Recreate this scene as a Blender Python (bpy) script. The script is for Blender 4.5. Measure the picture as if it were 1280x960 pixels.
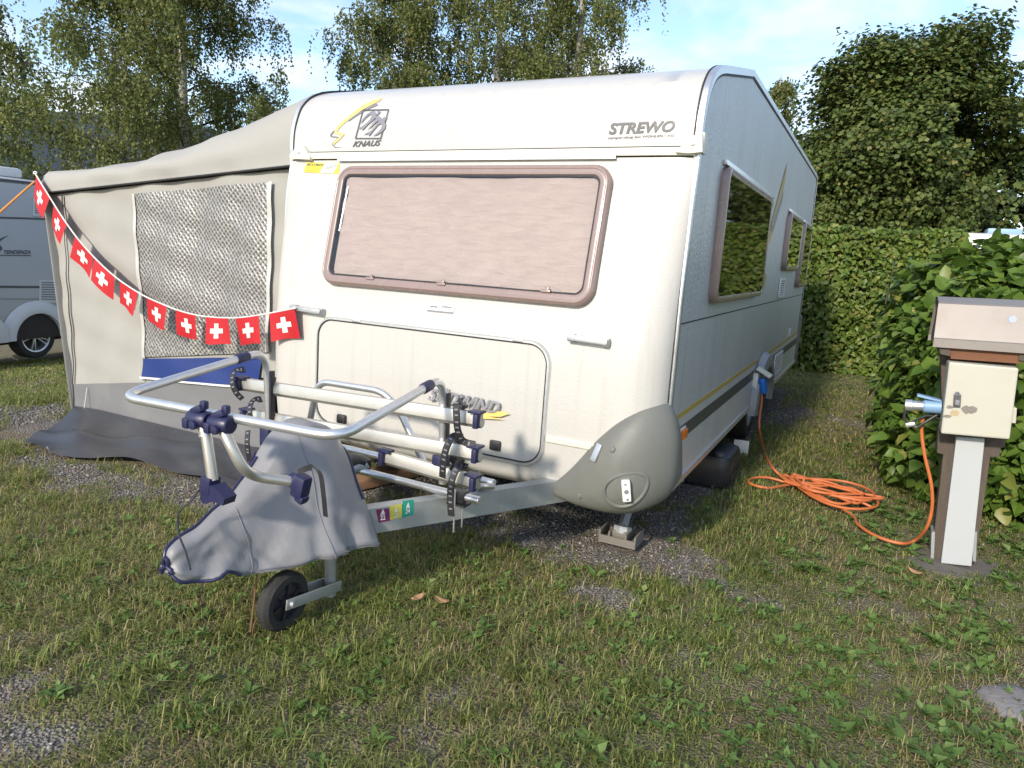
import bpy, bmesh, math, random
import numpy as np
from mathutils import Vector, Matrix
from mathutils.geometry import tessellate_polygon

for o in list(bpy.data.objects): bpy.data.objects.remove(o)
scene = bpy.context.scene
COL = scene.collection
random.seed(7); RNG = np.random.default_rng(11)

# ------------------------------------------------------------------ camera
# solved from the vanishing points of the caravan (X along its front, Y along its side)
RM = np.array([[0.88672123, 0.13427493, -0.44237508],
               [0.45867128, -0.13579084, 0.87816940],
               [0.05784565, -0.98159620, -0.18199667]])
FPX = 873.05
CAM = np.array([0.77, -3.30, 1.46])
cd = bpy.data.cameras.new('camera'); cam = bpy.data.objects.new('camera', cd); COL.objects.link(cam)
m4 = Matrix.Identity(4)
for i in range(3):
    m4[i][0] = RM[i][0]; m4[i][1] = -RM[i][1]; m4[i][2] = -RM[i][2]; m4[i][3] = CAM[i]
cam.matrix_world = m4
cd.sensor_width = 36.0; cd.lens = FPX / 1280 * 36.0; cd.clip_start = 0.05; cd.clip_end = 6000
scene.camera = cam

# ------------------------------------------------------------------ light
SUN_EL, SUN_AZ = 28.0, 5.0          # light travels towards +Y, a little towards +X
w = bpy.data.worlds.new('World'); scene.world = w; w.use_nodes = True
nt = w.node_tree; nt.nodes.clear()
def N(t, tp, **k):
    n = t.nodes.new(tp)
    for a, b in k.items(): setattr(n, a, b)
    return n
out = N(nt, 'ShaderNodeOutputWorld'); bg = N(nt, 'ShaderNodeBackground'); bgc = N(nt, 'ShaderNodeBackground')
sky = N(nt, 'ShaderNodeTexSky', sky_type='NISHITA'); sky.sun_disc = False
sky.sun_elevation = math.radians(SUN_EL); sky.sun_rotation = math.radians(180 + SUN_AZ)
sky.air_density = 1.0; sky.dust_density = 0.6; sky.ozone_density = 2.4
bg.inputs['Strength'].default_value = 0.125
bgc.inputs['Color'].default_value = (0.97, 0.965, 1.0, 1); bgc.inputs['Strength'].default_value = 0.58
tc = N(nt, 'ShaderNodeTexCoord'); sep = N(nt, 'ShaderNodeSeparateXYZ'); nt.links.new(tc.outputs['Generated'], sep.inputs[0])
mz = N(nt, 'ShaderNodeMath', operation='MAXIMUM'); mz.inputs[1].default_value = 0.0; nt.links.new(sep.outputs['Z'], mz.inputs[0])
az = N(nt, 'ShaderNodeMath', operation='ADD'); az.inputs[1].default_value = 0.12; nt.links.new(mz.outputs[0], az.inputs[0])
dx = N(nt, 'ShaderNodeMath', operation='DIVIDE'); dy = N(nt, 'ShaderNodeMath', operation='DIVIDE')
nt.links.new(sep.outputs['X'], dx.inputs[0]); nt.links.new(az.outputs[0], dx.inputs[1])
nt.links.new(sep.outputs['Y'], dy.inputs[0]); nt.links.new(az.outputs[0], dy.inputs[1])
cmb = N(nt, 'ShaderNodeCombineXYZ'); nt.links.new(dx.outputs[0], cmb.inputs[0]); nt.links.new(dy.outputs[0], cmb.inputs[1])
cmb.inputs[2].default_value = 3.7
cn = N(nt, 'ShaderNodeTexNoise'); cn.inputs['Scale'].default_value = 1.7; cn.inputs['Detail'].default_value = 7; cn.inputs['Roughness'].default_value = 0.56
cn.inputs['Distortion'].default_value = 0.35
nt.links.new(cmb.outputs[0], cn.inputs['Vector'])
cr = N(nt, 'ShaderNodeValToRGB'); cr.color_ramp.elements[0].position = 0.46; cr.color_ramp.elements[1].position = 0.70
cr.color_ramp.elements[0].color = (0.06,)*3+(1,); cr.color_ramp.elements[1].color = (0.92,)*3+(1,)
nt.links.new(cn.outputs['Fac'], cr.inputs[0])
mx = N(nt, 'ShaderNodeMixShader'); nt.links.new(cr.outputs[0], mx.inputs[0])
nt.links.new(sky.outputs[0], bg.inputs['Color']); nt.links.new(bg.outputs[0], mx.inputs[1]); nt.links.new(bgc.outputs[0], mx.inputs[2])
nt.links.new(mx.outputs[0], out.inputs['Surface'])

sd = bpy.data.lights.new('sun', 'SUN'); sd.energy = 2.05; sd.angle = math.radians(4.0); sd.color = (1.0, 0.90, 0.76)
sun = bpy.data.objects.new('sun', sd); COL.objects.link(sun)
el, a_ = math.radians(SUN_EL), math.radians(SUN_AZ)
SUND = Vector((math.sin(a_)*math.cos(el), math.cos(a_)*math.cos(el), -math.sin(el)))
sun.rotation_euler = SUND.to_track_quat('-Z', 'Y').to_euler(); sun.location = (0, -20, 12)
vs = scene.view_settings; vs.view_transform = 'Standard'; vs.look = 'None'; vs.gamma = 1; vs.use_curve_mapping = False
vs.exposure = 1.18
scene.render.engine = 'CYCLES'

# ------------------------------------------------------------------ helpers
def V(*a): return np.array(a, float)
def ray(px, py): return RM @ np.array([px-640., py-480., FPX])
def at(px, py, ax, val):
    d = ray(px, py); return CAM + (val-CAM[ax])/d[ax]*d
def smooth(t): t = np.clip(t, 0, 1); return t*t*(3-2*t)
def gz(x, y):
    return -0.105*np.maximum(0, -5.0-np.asarray(x, float)) * smooth((-5.0-np.asarray(x, float))/1.5)
def onground(px, py, h=0.0):
    p = at(px, py, 2, h)
    for _ in range(12): p = at(px, py, 2, float(gz(p[0], p[1]))+h)
    return p

def tag(o, label, cat=None, group=None, kind=None):
    if label: o['label'] = label
    if cat: o['category'] = cat
    if group: o['group'] = group
    if kind: o['kind'] = kind
    return o
def thing(name, label, cat, loc=(0, 0, 0), group=None):
    o = bpy.data.objects.new(name, None); COL.objects.link(o); o.location = loc
    o.empty_display_size = 0.1
    return tag(o, label, cat, group)
def link(name, me, parent=None, mat=None):
    o = bpy.data.objects.new(name, me); COL.objects.link(o)
    if mat is not None and not me.materials: me.materials.append(mat)
    if parent is not None:
        o.parent = parent
        if parent.type == 'EMPTY': o.matrix_parent_inverse = Matrix.Translation(-Vector(parent.location))
    return o

class MB:
    """collects verts/faces for ONE mesh object"""
    def __init__(s): s.v = []; s.f = []
    def add(s, vs, fs):
        b = len(s.v); s.v += [tuple(map(float, p)) for p in vs]; s.f += [tuple(b+i for i in f) for f in fs]; return s
    def box(s, c, size, rot=None, bev=0.0):
        bm = bmesh.new(); bmesh.ops.create_cube(bm, size=1)
        for v in bm.verts: v.co = Vector((v.co.x*size[0], v.co.y*size[1], v.co.z*size[2]))
        if bev > 0: bmesh.ops.bevel(bm, geom=bm.edges[:]+bm.verts[:], offset=bev, segments=2, affect='EDGES', profile=0.6)
        R_ = rot if rot is not None else Matrix.Identity(3)
        bm.verts.index_update()
        s.add([(R_ @ v.co) + Vector(c) for v in bm.verts], [[v.index for v in f.verts] for f in bm.faces]); bm.free(); return s
    def tube(s, pts, r, n=10, cap=True):
        pts = [Vector(p) for p in pts]; k = len(pts)
        rs = list(r) if hasattr(r, '__len__') else [r]*k
        tan = [((pts[min(i+1, k-1)]-pts[max(i-1, 0)]).normalized() if (pts[min(i+1, k-1)]-pts[max(i-1, 0)]).length > 1e-9 else Vector((0,0,1))) for i in range(k)]
        up = Vector((0, 0, 1)) if abs(tan[0].z) < 0.9 else Vector((1, 0, 0))
        u = tan[0].cross(up).normalized(); vs_ = []
        for i in range(k):
            u = (u - tan[i]*u.dot(tan[i]))
            u = u.normalized() if u.length > 1e-6 else tan[i].orthogonal().normalized()
            v = tan[i].cross(u)
            for j in range(n):
                a = 2*math.pi*j/n; vs_.append(pts[i] + (u*math.cos(a)+v*math.sin(a))*rs[i])
        fs = [[i*n+j, i*n+(j+1) % n, (i+1)*n+(j+1) % n, (i+1)*n+j] for i in range(k-1) for j in range(n)]
        if cap: fs += [list(range(n))[::-1], [(k-1)*n+j for j in range(n)]]
        return s.add(vs_, fs)
    def sweep(s, pts, sec, upv, cap=True, closed_sec=True):
        """sweep 2-D section (side, up) along pts; upv fixed up vector"""
        pts = [Vector(p) for p in pts]; k = len(pts); n = len(sec); vs_ = []
        for i in range(k):
            t = (pts[min(i+1, k-1)]-pts[max(i-1, 0)]).normalized()
            upw = Vector(upv[i]) if isinstance(upv, list) else Vector(upv)
            sd_ = t.cross(upw).normalized(); uu = sd_.cross(t)
            for (a, b) in sec: vs_.append(pts[i]+sd_*a+uu*b)
        m = n if closed_sec else n-1
        fs = [[i*n+j, i*n+(j+1) % n, (i+1)*n+(j+1) % n, (i+1)*n+j] for i in range(k-1) for j in range(m)]
        if cap and closed_sec: fs += [list(range(n))[::-1], [(k-1)*n+j for j in range(n)]]
        return s.add(vs_, fs)
    def lathe(s, c, axis, prof, n=28):
        """prof: (radius, height along axis)"""
        c = Vector(c); ax = Vector(axis).normalized(); u = ax.orthogonal().normalized(); v = ax.cross(u); k = len(prof)
        vs_ = [c+ax*h+(u*math.cos(2*math.pi*j/n)+v*math.sin(2*math.pi*j/n))*r for (r, h) in prof for j in range(n)]
        fs = [[i*n+j, i*n+(j+1) % n, (i+1)*n+(j+1) % n, (i+1)*n+j] for i in range(k-1) for j in range(n)]
        return s.add(vs_, fs)
    def grid(s, P):
        """P[i][j] grid of points"""
        a = len(P); b = len(P[0])
        return s.add([p for r in P for p in r], [[i*b+j, i*b+j+1, (i+1)*b+j+1, (i+1)*b+j] for i in range(a-1) for j in range(b-1)])
    def loops(s, L, cap0=False, cap1=False):
        n = len(L[0]); k = len(L)
        fs = [[i*n+j, i*n+(j+1) % n, (i+1)*n+(j+1) % n, (i+1)*n+j] for i in range(k-1) for j in range(n)]
        if cap0: fs.append(list(range(n))[::-1])
        if cap1: fs.append([(k-1)*n+j for j in range(n)])
        return s.add([p for l in L for p in l], fs)
    def prism(s, poly, off):
        """poly: list of 3-D points (planar-ish); extruded by vector off"""
        n = len(poly); off = Vector(off); a = [Vector(p) for p in poly]
        tri = tessellate_polygon([a])
        fs = [list(t) for t in tri] + [[t[2]+n, t[1]+n, t[0]+n] for t in tri]
        fs += [[i, (i+1) % n, (i+1) % n+n, i+n] for i in range(n)]
        return s.add(a+[p+off for p in a], fs)
    def build(s, name, mat, parent=None, sm=True, ang=40, kind=None, label=None):
        me = bpy.data.meshes.new(name); me.from_pydata(s.v, [], s.f); me.update()
        bm = bmesh.new(); bm.from_mesh(me); bmesh.ops.recalc_face_normals(bm, faces=bm.faces[:]); bm.to_mesh(me); bm.free()
        o = link(name, me, parent, mat)
        if sm:
            me.polygons.foreach_set('use_smooth', [True]*len(me.polygons))
            try: me.set_sharp_from_angle(angle=math.radians(ang))
            except Exception: pass
        if label: o['label'] = label
        if kind: o['kind'] = kind
        return o

def fillet(pts, r, seg=7):
    pts = [Vector(p) for p in pts]; o = [pts[0]]
    for i in range(1, len(pts)-1):
        a = (pts[i-1]-pts[i]); b = (pts[i+1]-pts[i]); d = min(r, a.length*0.48, b.length*0.48)
        p0 = pts[i]+a.normalized()*d; p1 = pts[i]+b.normalized()*d
        for k in range(seg+1):
            t = k/seg; o.append(p0*(1-t)**2+pts[i]*2*t*(1-t)+p1*t*t)
    o.append(pts[-1]); return o
def catmull(pts, k=8, closed=False):
    P = [np.array(p, float) for p in pts]; n = len(P); o = []
    rng = range(n) if closed else range(n-1)
    for i in rng:
        g = (lambda j: P[j % n]) if closed else (lambda j: P[min(max(j, 0), n-1)])
        a, b, c, d = g(i-1), g(i), g(i+1), g(i+2)
        for q in range(k):
            t = q/k; o.append(0.5*((2*b)+(-a+c)*t+(2*a-5*b+4*c-d)*t*t+(-a+3*b-3*c+d)*t**3))
    if not closed: o.append(P[-1])
    return o
def frame(o, u, v):
    u = Vector(u).normalized(); v = Vector(v); v = (v-u*v.dot(u)).normalized(); return (Vector(o), u, v, u.cross(v))
def rrect(fr, x0, x1, y0, y1, r, h, seg=6):
    """rounded rectangle loop in frame fr, lifted h along the frame's normal"""
    o, u, v, n = fr; L = []; r = max(0.002, min(r, (x1-x0)/2-1e-4, (y1-y0)/2-1e-4))
    for (cx, cy, a0) in ((x1-r, y1-r, 0), (x0+r, y1-r, 90), (x0+r, y0+r, 180), (x1-r, y0+r, 270)):
        for k in range(seg+1):
            a = math.radians(a0+90*k/seg); L.append(o+u*(cx+r*math.cos(a))+v*(cy+r*math.sin(a))+n*h)
    return L
def rrloft(fr, x0, x1, y0, y1, r, prof, seg=6, cap0=False, cap1=False):
    """prof: list of (inset, height)"""
    return MB().loops([rrect(fr, x0+d, x1-d, y0+d, y1-d, r-d, h, seg) for d, h in prof], cap0, cap1)

# ---------------------------------------------------------------- materials
def newmat(name):
    m = bpy.data.materials.new(name); m.use_nodes = True; t = m.node_tree
    return m, t, t.nodes['Principled BSDF']
def setcol(s, c): s.default_value = (c[0], c[1], c[2], 1)
def mat(name, col, rough=0.5, metal=0.0, var=0.10, vs=6.0, bump=0.0, bs=60.0, bkind='noise', dirt=None, dirt_amt=0.5, dirt_scale=3.0, coat=0.0, spec=0.5, stretch=None, streak=0.0):
    m, t, b = newmat(name); L = t.links
    tc = N(t, 'ShaderNodeTexCoord'); vec = tc.outputs['Object']
    if stretch:
        mp = N(t, 'ShaderNodeMapping'); mp.inputs['Scale'].default_value = stretch; L.new(vec, mp.inputs[0]); vec = mp.outputs[0]
    n1 = N(t, 'ShaderNodeTexNoise'); n1.inputs['Scale'].default_value = vs; n1.inputs['Detail'].default_value = 6; n1.inputs['Roughness'].default_value = 0.6
    L.new(vec, n1.inputs['Vector'])
    mix = N(t, 'ShaderNodeMix', data_type='RGBA')
    setcol(mix.inputs[6], [c*(1-var) for c in col]); setcol(mix.inputs[7], [min(1, c*(1+var)) for c in col]); L.new(n1.outputs['Fac'], mix.inputs[0])
    colo = mix.outputs[2]
    if dirt:
        n2 = N(t, 'ShaderNodeTexNoise'); n2.inputs['Scale'].default_value = dirt_scale; n2.inputs['Detail'].default_value = 9; n2.inputs['Roughness'].default_value = 0.7
        L.new(vec, n2.inputs['Vector'])
        rp = N(t, 'ShaderNodeValToRGB'); rp.color_ramp.elements[0].position = 0.5; rp.color_ramp.elements[1].position = 0.78
        rp.color_ramp.elements[1].color = (dirt_amt,)*3+(1,); L.new(n2.outputs['Fac'], rp.inputs[0])
        mx2 = N(t, 'ShaderNodeMix', data_type='RGBA'); L.new(rp.outputs[0], mx2.inputs[0]); L.new(colo, mx2.inputs[6]); setcol(mx2.inputs[7], dirt); colo = mx2.outputs[2]
    if streak:      # rain streaks running down the panel
        ms_ = N(t, 'ShaderNodeMapping'); ms_.inputs['Scale'].default_value = (22, 22, 0.8); L.new(tc.outputs['Object'], ms_.inputs[0])
        n3 = N(t, 'ShaderNodeTexNoise'); n3.inputs['Scale'].default_value = 1.0; n3.inputs['Detail'].default_value = 5; L.new(ms_.outputs[0], n3.inputs['Vector'])
        r3_ = N(t, 'ShaderNodeValToRGB'); r3_.color_ramp.elements[0].position = 0.52; r3_.color_ramp.elements[1].position = 0.80; r3_.color_ramp.elements[1].color = (streak,)*3+(1,); L.new(n3.outputs['Fac'], r3_.inputs[0])
        mx3 = N(t, 'ShaderNodeMix', data_type='RGBA'); L.new(r3_.outputs[0], mx3.inputs[0]); L.new(colo, mx3.inputs[6]); setcol(mx3.inputs[7], [c*0.62 for c in col]); colo = mx3.outputs[2]
    L.new(colo, b.inputs['Base Color'])
    b.inputs['Roughness'].default_value = rough; b.inputs['Metallic'].default_value = metal; b.inputs['Specular IOR Level'].default_value = spec
    if coat: b.inputs['Coat Weight'].default_value = coat; b.inputs['Coat Roughness'].default_value = 0.08
    rr = N(t, 'ShaderNodeMapRange'); rr.inputs['To Min'].default_value = max(0.02, rough-0.08); rr.inputs['To Max'].default_value = min(1, rough+0.10)
    L.new(n1.outputs['Fac'], rr.inputs['Value']); L.new(rr.outputs[0], b.inputs['Roughness'])
    if bump:
        if bkind == 'voronoi':
            bt = N(t, 'ShaderNodeTexVoronoi', feature='SMOOTH_F1'); bt.inputs['Scale'].default_value = bs; ho = bt.outputs['Distance']
        else:
            bt = N(t, 'ShaderNodeTexNoise'); bt.inputs['Scale'].default_value = bs; bt.inputs['Detail'].default_value = 4; ho = bt.outputs['Fac']
        L.new(vec, bt.inputs['Vector'])
        bp = N(t, 'ShaderNodeBump'); bp.inputs['Strength'].default_value = min(1, bump); bp.inputs['Distance'].default_value = 0.004 if bkind == 'voronoi' else 0.01
        L.new(ho, bp.inputs['Height']); L.new(bp.outputs[0], b.inputs['Normal'])
    return m
def leafmat(name, c0, c1, c2=None, trans=0.35, rough=0.55):
    """foliage: colour differs from leaf to leaf (Random Per Island)"""
    m, t, b = newmat(name); L = t.links
    g = N(t, 'ShaderNodeNewGeometry'); r = N(t, 'ShaderNodeValToRGB')
    e = r.color_ramp.elements; e[0].color = tuple(c0)+(1,); e[1].color = tuple(c1)+(1,); e[1].position = 0.85
    if c2: q = r.color_ramp.elements.new(1.0); q.color = tuple(c2)+(1,); e[1].position = 0.85
    L.new(g.outputs['Random Per Island'], r.inputs[0])
    tc = N(t, 'ShaderNodeTexCoord'); nz = N(t, 'ShaderNodeTexNoise'); nz.inputs['Scale'].default_value = 0.9; nz.inputs['Detail'].default_value = 3
    L.new(tc.outputs['Object'], nz.inputs['Vector'])
    hs = N(t, 'ShaderNodeHueSaturation'); mr = N(t, 'ShaderNodeMapRange'); mr.inputs['To Min'].default_value = 0.65; mr.inputs['To Max'].default_value = 1.35
    L.new(nz.outputs['Fac'], mr.inputs['Value']); L.new(mr.outputs[0], hs.inputs['Value']); L.new(r.outputs[0], hs.inputs['Color'])
    L.new(hs.outputs[0], b.inputs['Base Color']); b.inputs['Roughness'].default_value = rough; b.inputs['Specular IOR Level'].default_value = 0.35
    tr = N(t, 'ShaderNodeBsdfTranslucent'); L.new(hs.outputs[0], tr.inputs['Color'])
    ms = N(t, 'ShaderNodeMixShader'); ms.inputs[0].default_value = trans
    o = t.nodes['Material Output']; L.new(b.outputs[0], ms.inputs[1]); L.new(tr.outputs[0], ms.inputs[2]); L.new(ms.outputs[0], o.inputs['Surface'])
    return m
def glassmat(name, tint, refl=1.0, rough=0.03, ior=1.5):
    """thin tinted pane: see-through with a Fresnel reflection"""
    m, t, b = newmat(name); L = t.links; t.nodes.remove(b)
    tr = N(t, 'ShaderNodeBsdfTransparent'); setcol(tr.inputs['Color'], tint)
    gl = N(t, 'ShaderNodeBsdfGlossy'); gl.inputs['Roughness'].default_value = rough; setcol(gl.inputs['Color'], (refl,)*3)
    fr = N(t, 'ShaderNodeFresnel'); fr.inputs['IOR'].default_value = ior
    ms = N(t, 'ShaderNodeMixShader'); L.new(fr.outputs[0], ms.inputs[0]); L.new(tr.outputs[0], ms.inputs[1]); L.new(gl.outputs[0], ms.inputs[2])
    L.new(ms.outputs[0], t.nodes['Material Output'].inputs['Surface']); return m

def value_noise(x, y, scale, seed):
    r = np.random.default_rng(seed).random((128, 128)); x = x*scale+50.3; y = y*scale+40.7
    xi = np.floor(x).astype(int); yi = np.floor(y).astype(int); fx = x-xi; fy = y-yi
    fx = fx*fx*(3-2*fx); fy = fy*fy*(3-2*fy); g = lambda a, b: r[a % 128, b % 128]
    return (g(xi, yi)*(1-fx)+g(xi+1, yi)*fx)*(1-fy)+(g(xi, yi+1)*(1-fx)+g(xi+1, yi+1)*fx)*fy
def fbm(x, y, scale, seed, octv=4):
    x = np.asarray(x, float); y = np.asarray(y, float); s = 0; a = 1.; tot = 0
    for k in range(octv): s = s+a*value_noise(x, y, scale*2**k, seed+k); tot += a; a *= 0.55
    return s/tot
def npmesh(name, verts, tris=None, quads=None, mat=None, parent=None, smooth_=False):
    me = bpy.data.meshes.new(name); nv = len(verts)
    nq = 0 if quads is None else len(quads); ntr = 0 if tris is None else len(tris)
    me.vertices.add(nv); me.vertices.foreach_set('co', np.ascontiguousarray(verts, np.float32).ravel())
    parts = []; st = []; c = 0
    if nq: parts.append(np.asarray(quads, np.int32).ravel()); st.append(np.arange(nq, dtype=np.int32)*4); c = nq*4
    if ntr: parts.append(np.asarray(tris, np.int32).ravel()); st.append(c+np.arange(ntr, dtype=np.int32)*3)
    li = np.concatenate(parts); me.loops.add(len(li)); me.loops.foreach_set('vertex_index', li)
    me.polygons.add(nq+ntr); me.polygons.foreach_set('loop_start', np.concatenate(st))
    if smooth_: me.polygons.foreach_set('use_smooth', np.ones(nq+ntr, bool))
    me.update(calc_edges=True)
    if mat is not None: me.materials.append(mat)
    return link(name, me, parent)
# ---------------------------------------------------------------- materials used below
M = {}
M['gel'] = mat('white_gelcoat', (0.50, 0.487, 0.455), 0.38, var=0.025, vs=2.5, bump=0.22, bs=115, bkind='voronoi', dirt=(0.60, 0.55, 0.45), dirt_amt=0.25, dirt_scale=2.2, streak=0.28, coat=0.15)
M['roofgel'] = mat('white_roof_gelcoat', (0.50, 0.49, 0.462), 0.30, var=0.02, vs=2.0, dirt=(0.6, 0.57, 0.5), dirt_amt=0.22, dirt_scale=3, streak=0.2, coat=0.25)
M['side'] = mat('grey_hammered_sheet', (0.50, 0.51, 0.51), 0.40, metal=0.3, var=0.05, vs=3, bump=0.55, bs=70, bkind='voronoi', dirt=(0.30, 0.31, 0.31), dirt_amt=0.3, dirt_scale=2, streak=0.5)
M['sidelow'] = mat('pale_grey_hammered_sheet', (0.55, 0.56, 0.56), 0.36, metal=0.3, var=0.05, vs=3, bump=0.55, bs=70, bkind='voronoi', dirt=(0.33, 0.31, 0.27), dirt_amt=0.5, dirt_scale=3)
M['alu'] = mat('aluminium', (0.70, 0.71, 0.72), 0.36, metal=0.85, var=0.06, vs=25)
M['alub'] = mat('brushed_aluminium_channel', (0.54, 0.525, 0.48), 0.40, metal=0.75, var=0.10, vs=9, dirt=(0.35, 0.33, 0.29), dirt_amt=0.45, dirt_scale=7)
M['galv'] = mat('galvanised_steel', (0.40, 0.42, 0.43), 0.5, metal=0.6, var=0.18, vs=18, dirt=(0.22, 0.21, 0.19), dirt_amt=0.5, dirt_scale=8)
M['seal'] = mat('black_rubber_seal', (0.02, 0.02, 0.021), 0.6, var=0.2)
M['black'] = mat('black_plastic', (0.022, 0.022, 0.026), 0.42, var=0.25, vs=12, dirt=(0.09, 0.085, 0.075), dirt_amt=0.4, dirt_scale=9)
M['navy'] = mat('navy_plastic', (0.018, 0.020, 0.068), 0.42, var=0.2, vs=14, dirt=(0.06, 0.06, 0.09), dirt_amt=0.4, dirt_scale=14)
M['rim'] = mat('brown_tinted_acrylic', (0.26, 0.19, 0.172), 0.26, var=0.06, vs=4, coat=0.3, dirt=(0.36, 0.28, 0.25), dirt_amt=0.35, dirt_scale=6)
M['pane'] = glassmat('pale_pink_tinted_pane', (0.90, 0.855, 0.84), 1.0, 0.06, 1.55)
M['darkpane'] = glassmat('dark_brown_tinted_pane', (0.24, 0.19, 0.16), 0.9, 0.03, 1.6)
M['dark'] = mat('dark_interior', (0.035, 0.03, 0.027), 0.8, var=0.3, vs=3)
M['bump'] = mat('grey_moulded_plastic', (0.145, 0.150, 0.135), 0.52, var=0.06, vs=5, bump=0.10, bs=260, dirt=(0.08, 0.082, 0.075), dirt_amt=0.35, dirt_scale=9)
M['cream'] = mat('cream_plastic', (0.66, 0.65, 0.55), 0.45, var=0.05)
M['white'] = mat('white_plastic', (0.66, 0.66, 0.63), 0.4, var=0.04)
M['lens'] = mat('frosted_clear_lens', (0.75, 0.75, 0.72), 0.18, var=0.08, vs=40, coat=0.5)
M['orange_lens'] = mat('orange_lens', (0.75, 0.17, 0.02), 0.2, var=0.1, coat=0.4)
M['ink'] = mat('dark_grey_print', (0.085, 0.085, 0.095), 0.45, var=0.1)
M['ink2'] = mat('mid_grey_print', (0.20, 0.20, 0.235), 0.45, var=0.06)
M['inky'] = mat('yellow_print', (0.80, 0.58, 0.17), 0.45, var=0.06)
M['gold'] = mat('gold_line', (0.42, 0.30, 0.07), 0.4, var=0.1)
M['stripe'] = mat('charcoal_stripe', (0.060, 0.062, 0.060), 0.45, var=0.15, vs=9)
M['yellow'] = mat('yellow_sticker', (0.86, 0.70, 0.06), 0.4, var=0.05)
M['tyre'] = mat('tyre_rubber', (0.025, 0.024, 0.024), 0.75, var=0.3, vs=14, bump=0.3, bs=90, dirt=(0.10, 0.09, 0.075), dirt_amt=0.6, dirt_scale=6)
M['rust'] = mat('rusty_brown_steel', (0.16, 0.085, 0.045), 0.8, var=0.3, vs=20)
M['blue'] = mat('blue_connector_plastic', (0.012, 0.16, 0.62), 0.35, var=0.08)
M['paleblue'] = mat('pale_blue_plastic', (0.20, 0.33, 0.52), 0.45, var=0.08)

# ---------------------------------------------------------------- the caravan's front surface
XL, XR = -2.41, 0.0
# (y at the corner, y in the middle, z)
PROF = [(-0.02, -0.24, 0.33), (-0.07, -0.295, 0.38), (-0.10, -0.312, 0.50), (-0.13, -0.313, 0.70), (-0.14, -0.308, 0.84), (-0.14, -0.295, 1.03), (-0.14, -0.265, 1.21),
        (-0.135, -0.235, 1.36), (-0.115, -0.185, 1.57), (-0.10, -0.145, 1.74), (-0.068, -0.095, 1.93), (-0.070, -0.088, 2.02), (-0.060, -0.075, 2.11),
        (-0.025, -0.035, 2.21), (0.015, 0.005, 2.265), (0.075, 0.07, 2.315), (0.16, 0.16, 2.355), (0.26, 0.26, 2.385), (0.44, 0.44, 2.425), (1.02, 1.02, 2.55)]
DP = np.array(catmull(PROF, 6))
def ysurf(x, z):
    ye = np.interp(z, DP[:, 2], DP[:, 0]); yc = np.interp(z, DP[:, 2], DP[:, 1])
    de = np.minimum(x-XL, XR-x); g = 1-np.sqrt(np.clip(1-np.clip(1-de/0.17, 0, 1)**2, 0, 1))
    b = ((x-(XL+XR)/2)/((XR-XL)/2))**2
    return yc+(ye-yc)*np.clip(0.08*b+0.92*g, 0, 1)
def fnorm(x, z):
    e = 0.004; gx = (ysurf(x+e, z)-ysurf(x-e, z))/(2*e) if XL+0.02 < x < XR-0.02 else 0.0
    gz_ = (ysurf(x, z+e)-ysurf(x, z-e))/(2*e); n = np.array([gx, -1, gz_]); return n/np.linalg.norm(n)
def FH(px, py, off=0.0):
    d = ray(px, py); lo, hi = (-0.7-CAM[1])/d[1], (1.3-CAM[1])/d[1]
    for _ in range(44):
        t = (lo+hi)/2; p = CAM+t*d
        if p[1] < ysurf(p[0], p[2]): lo = t
        else: hi = t
    p = CAM+hi*d
    return p+fnorm(p[0], p[2])*off if off else p

def decal(name, poly, m, parent, off=0.003, thick=0.0, surf=FH, dens=0):
    if dens:
        q = []
        for i in range(len(poly)):
            a, b = poly[i], poly[(i+1) % len(poly)]
            for k in range(dens): q.append((a[0]+(b[0]-a[0])*k/dens, a[1]+(b[1]-a[1])*k/dens))
        poly = q
    top = [Vector(surf(x, y, off)) for x, y in poly]; n = len(poly)
    tri = tessellate_polygon([[Vector((x, -y, 0)) for x, y in poly]])
    mb = MB()
    if thick:
        bot = [Vector(surf(x, y, off-thick)) for x, y in poly]
        mb.add(top+bot, [list(t) for t in tri]+[[i, (i+1) % n, (i+1) % n+n, i+n] for i in range(n)])
    else: mb.add(top, [list(t) for t in tri])
    return mb.build(name, m, parent, sm=False)

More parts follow.
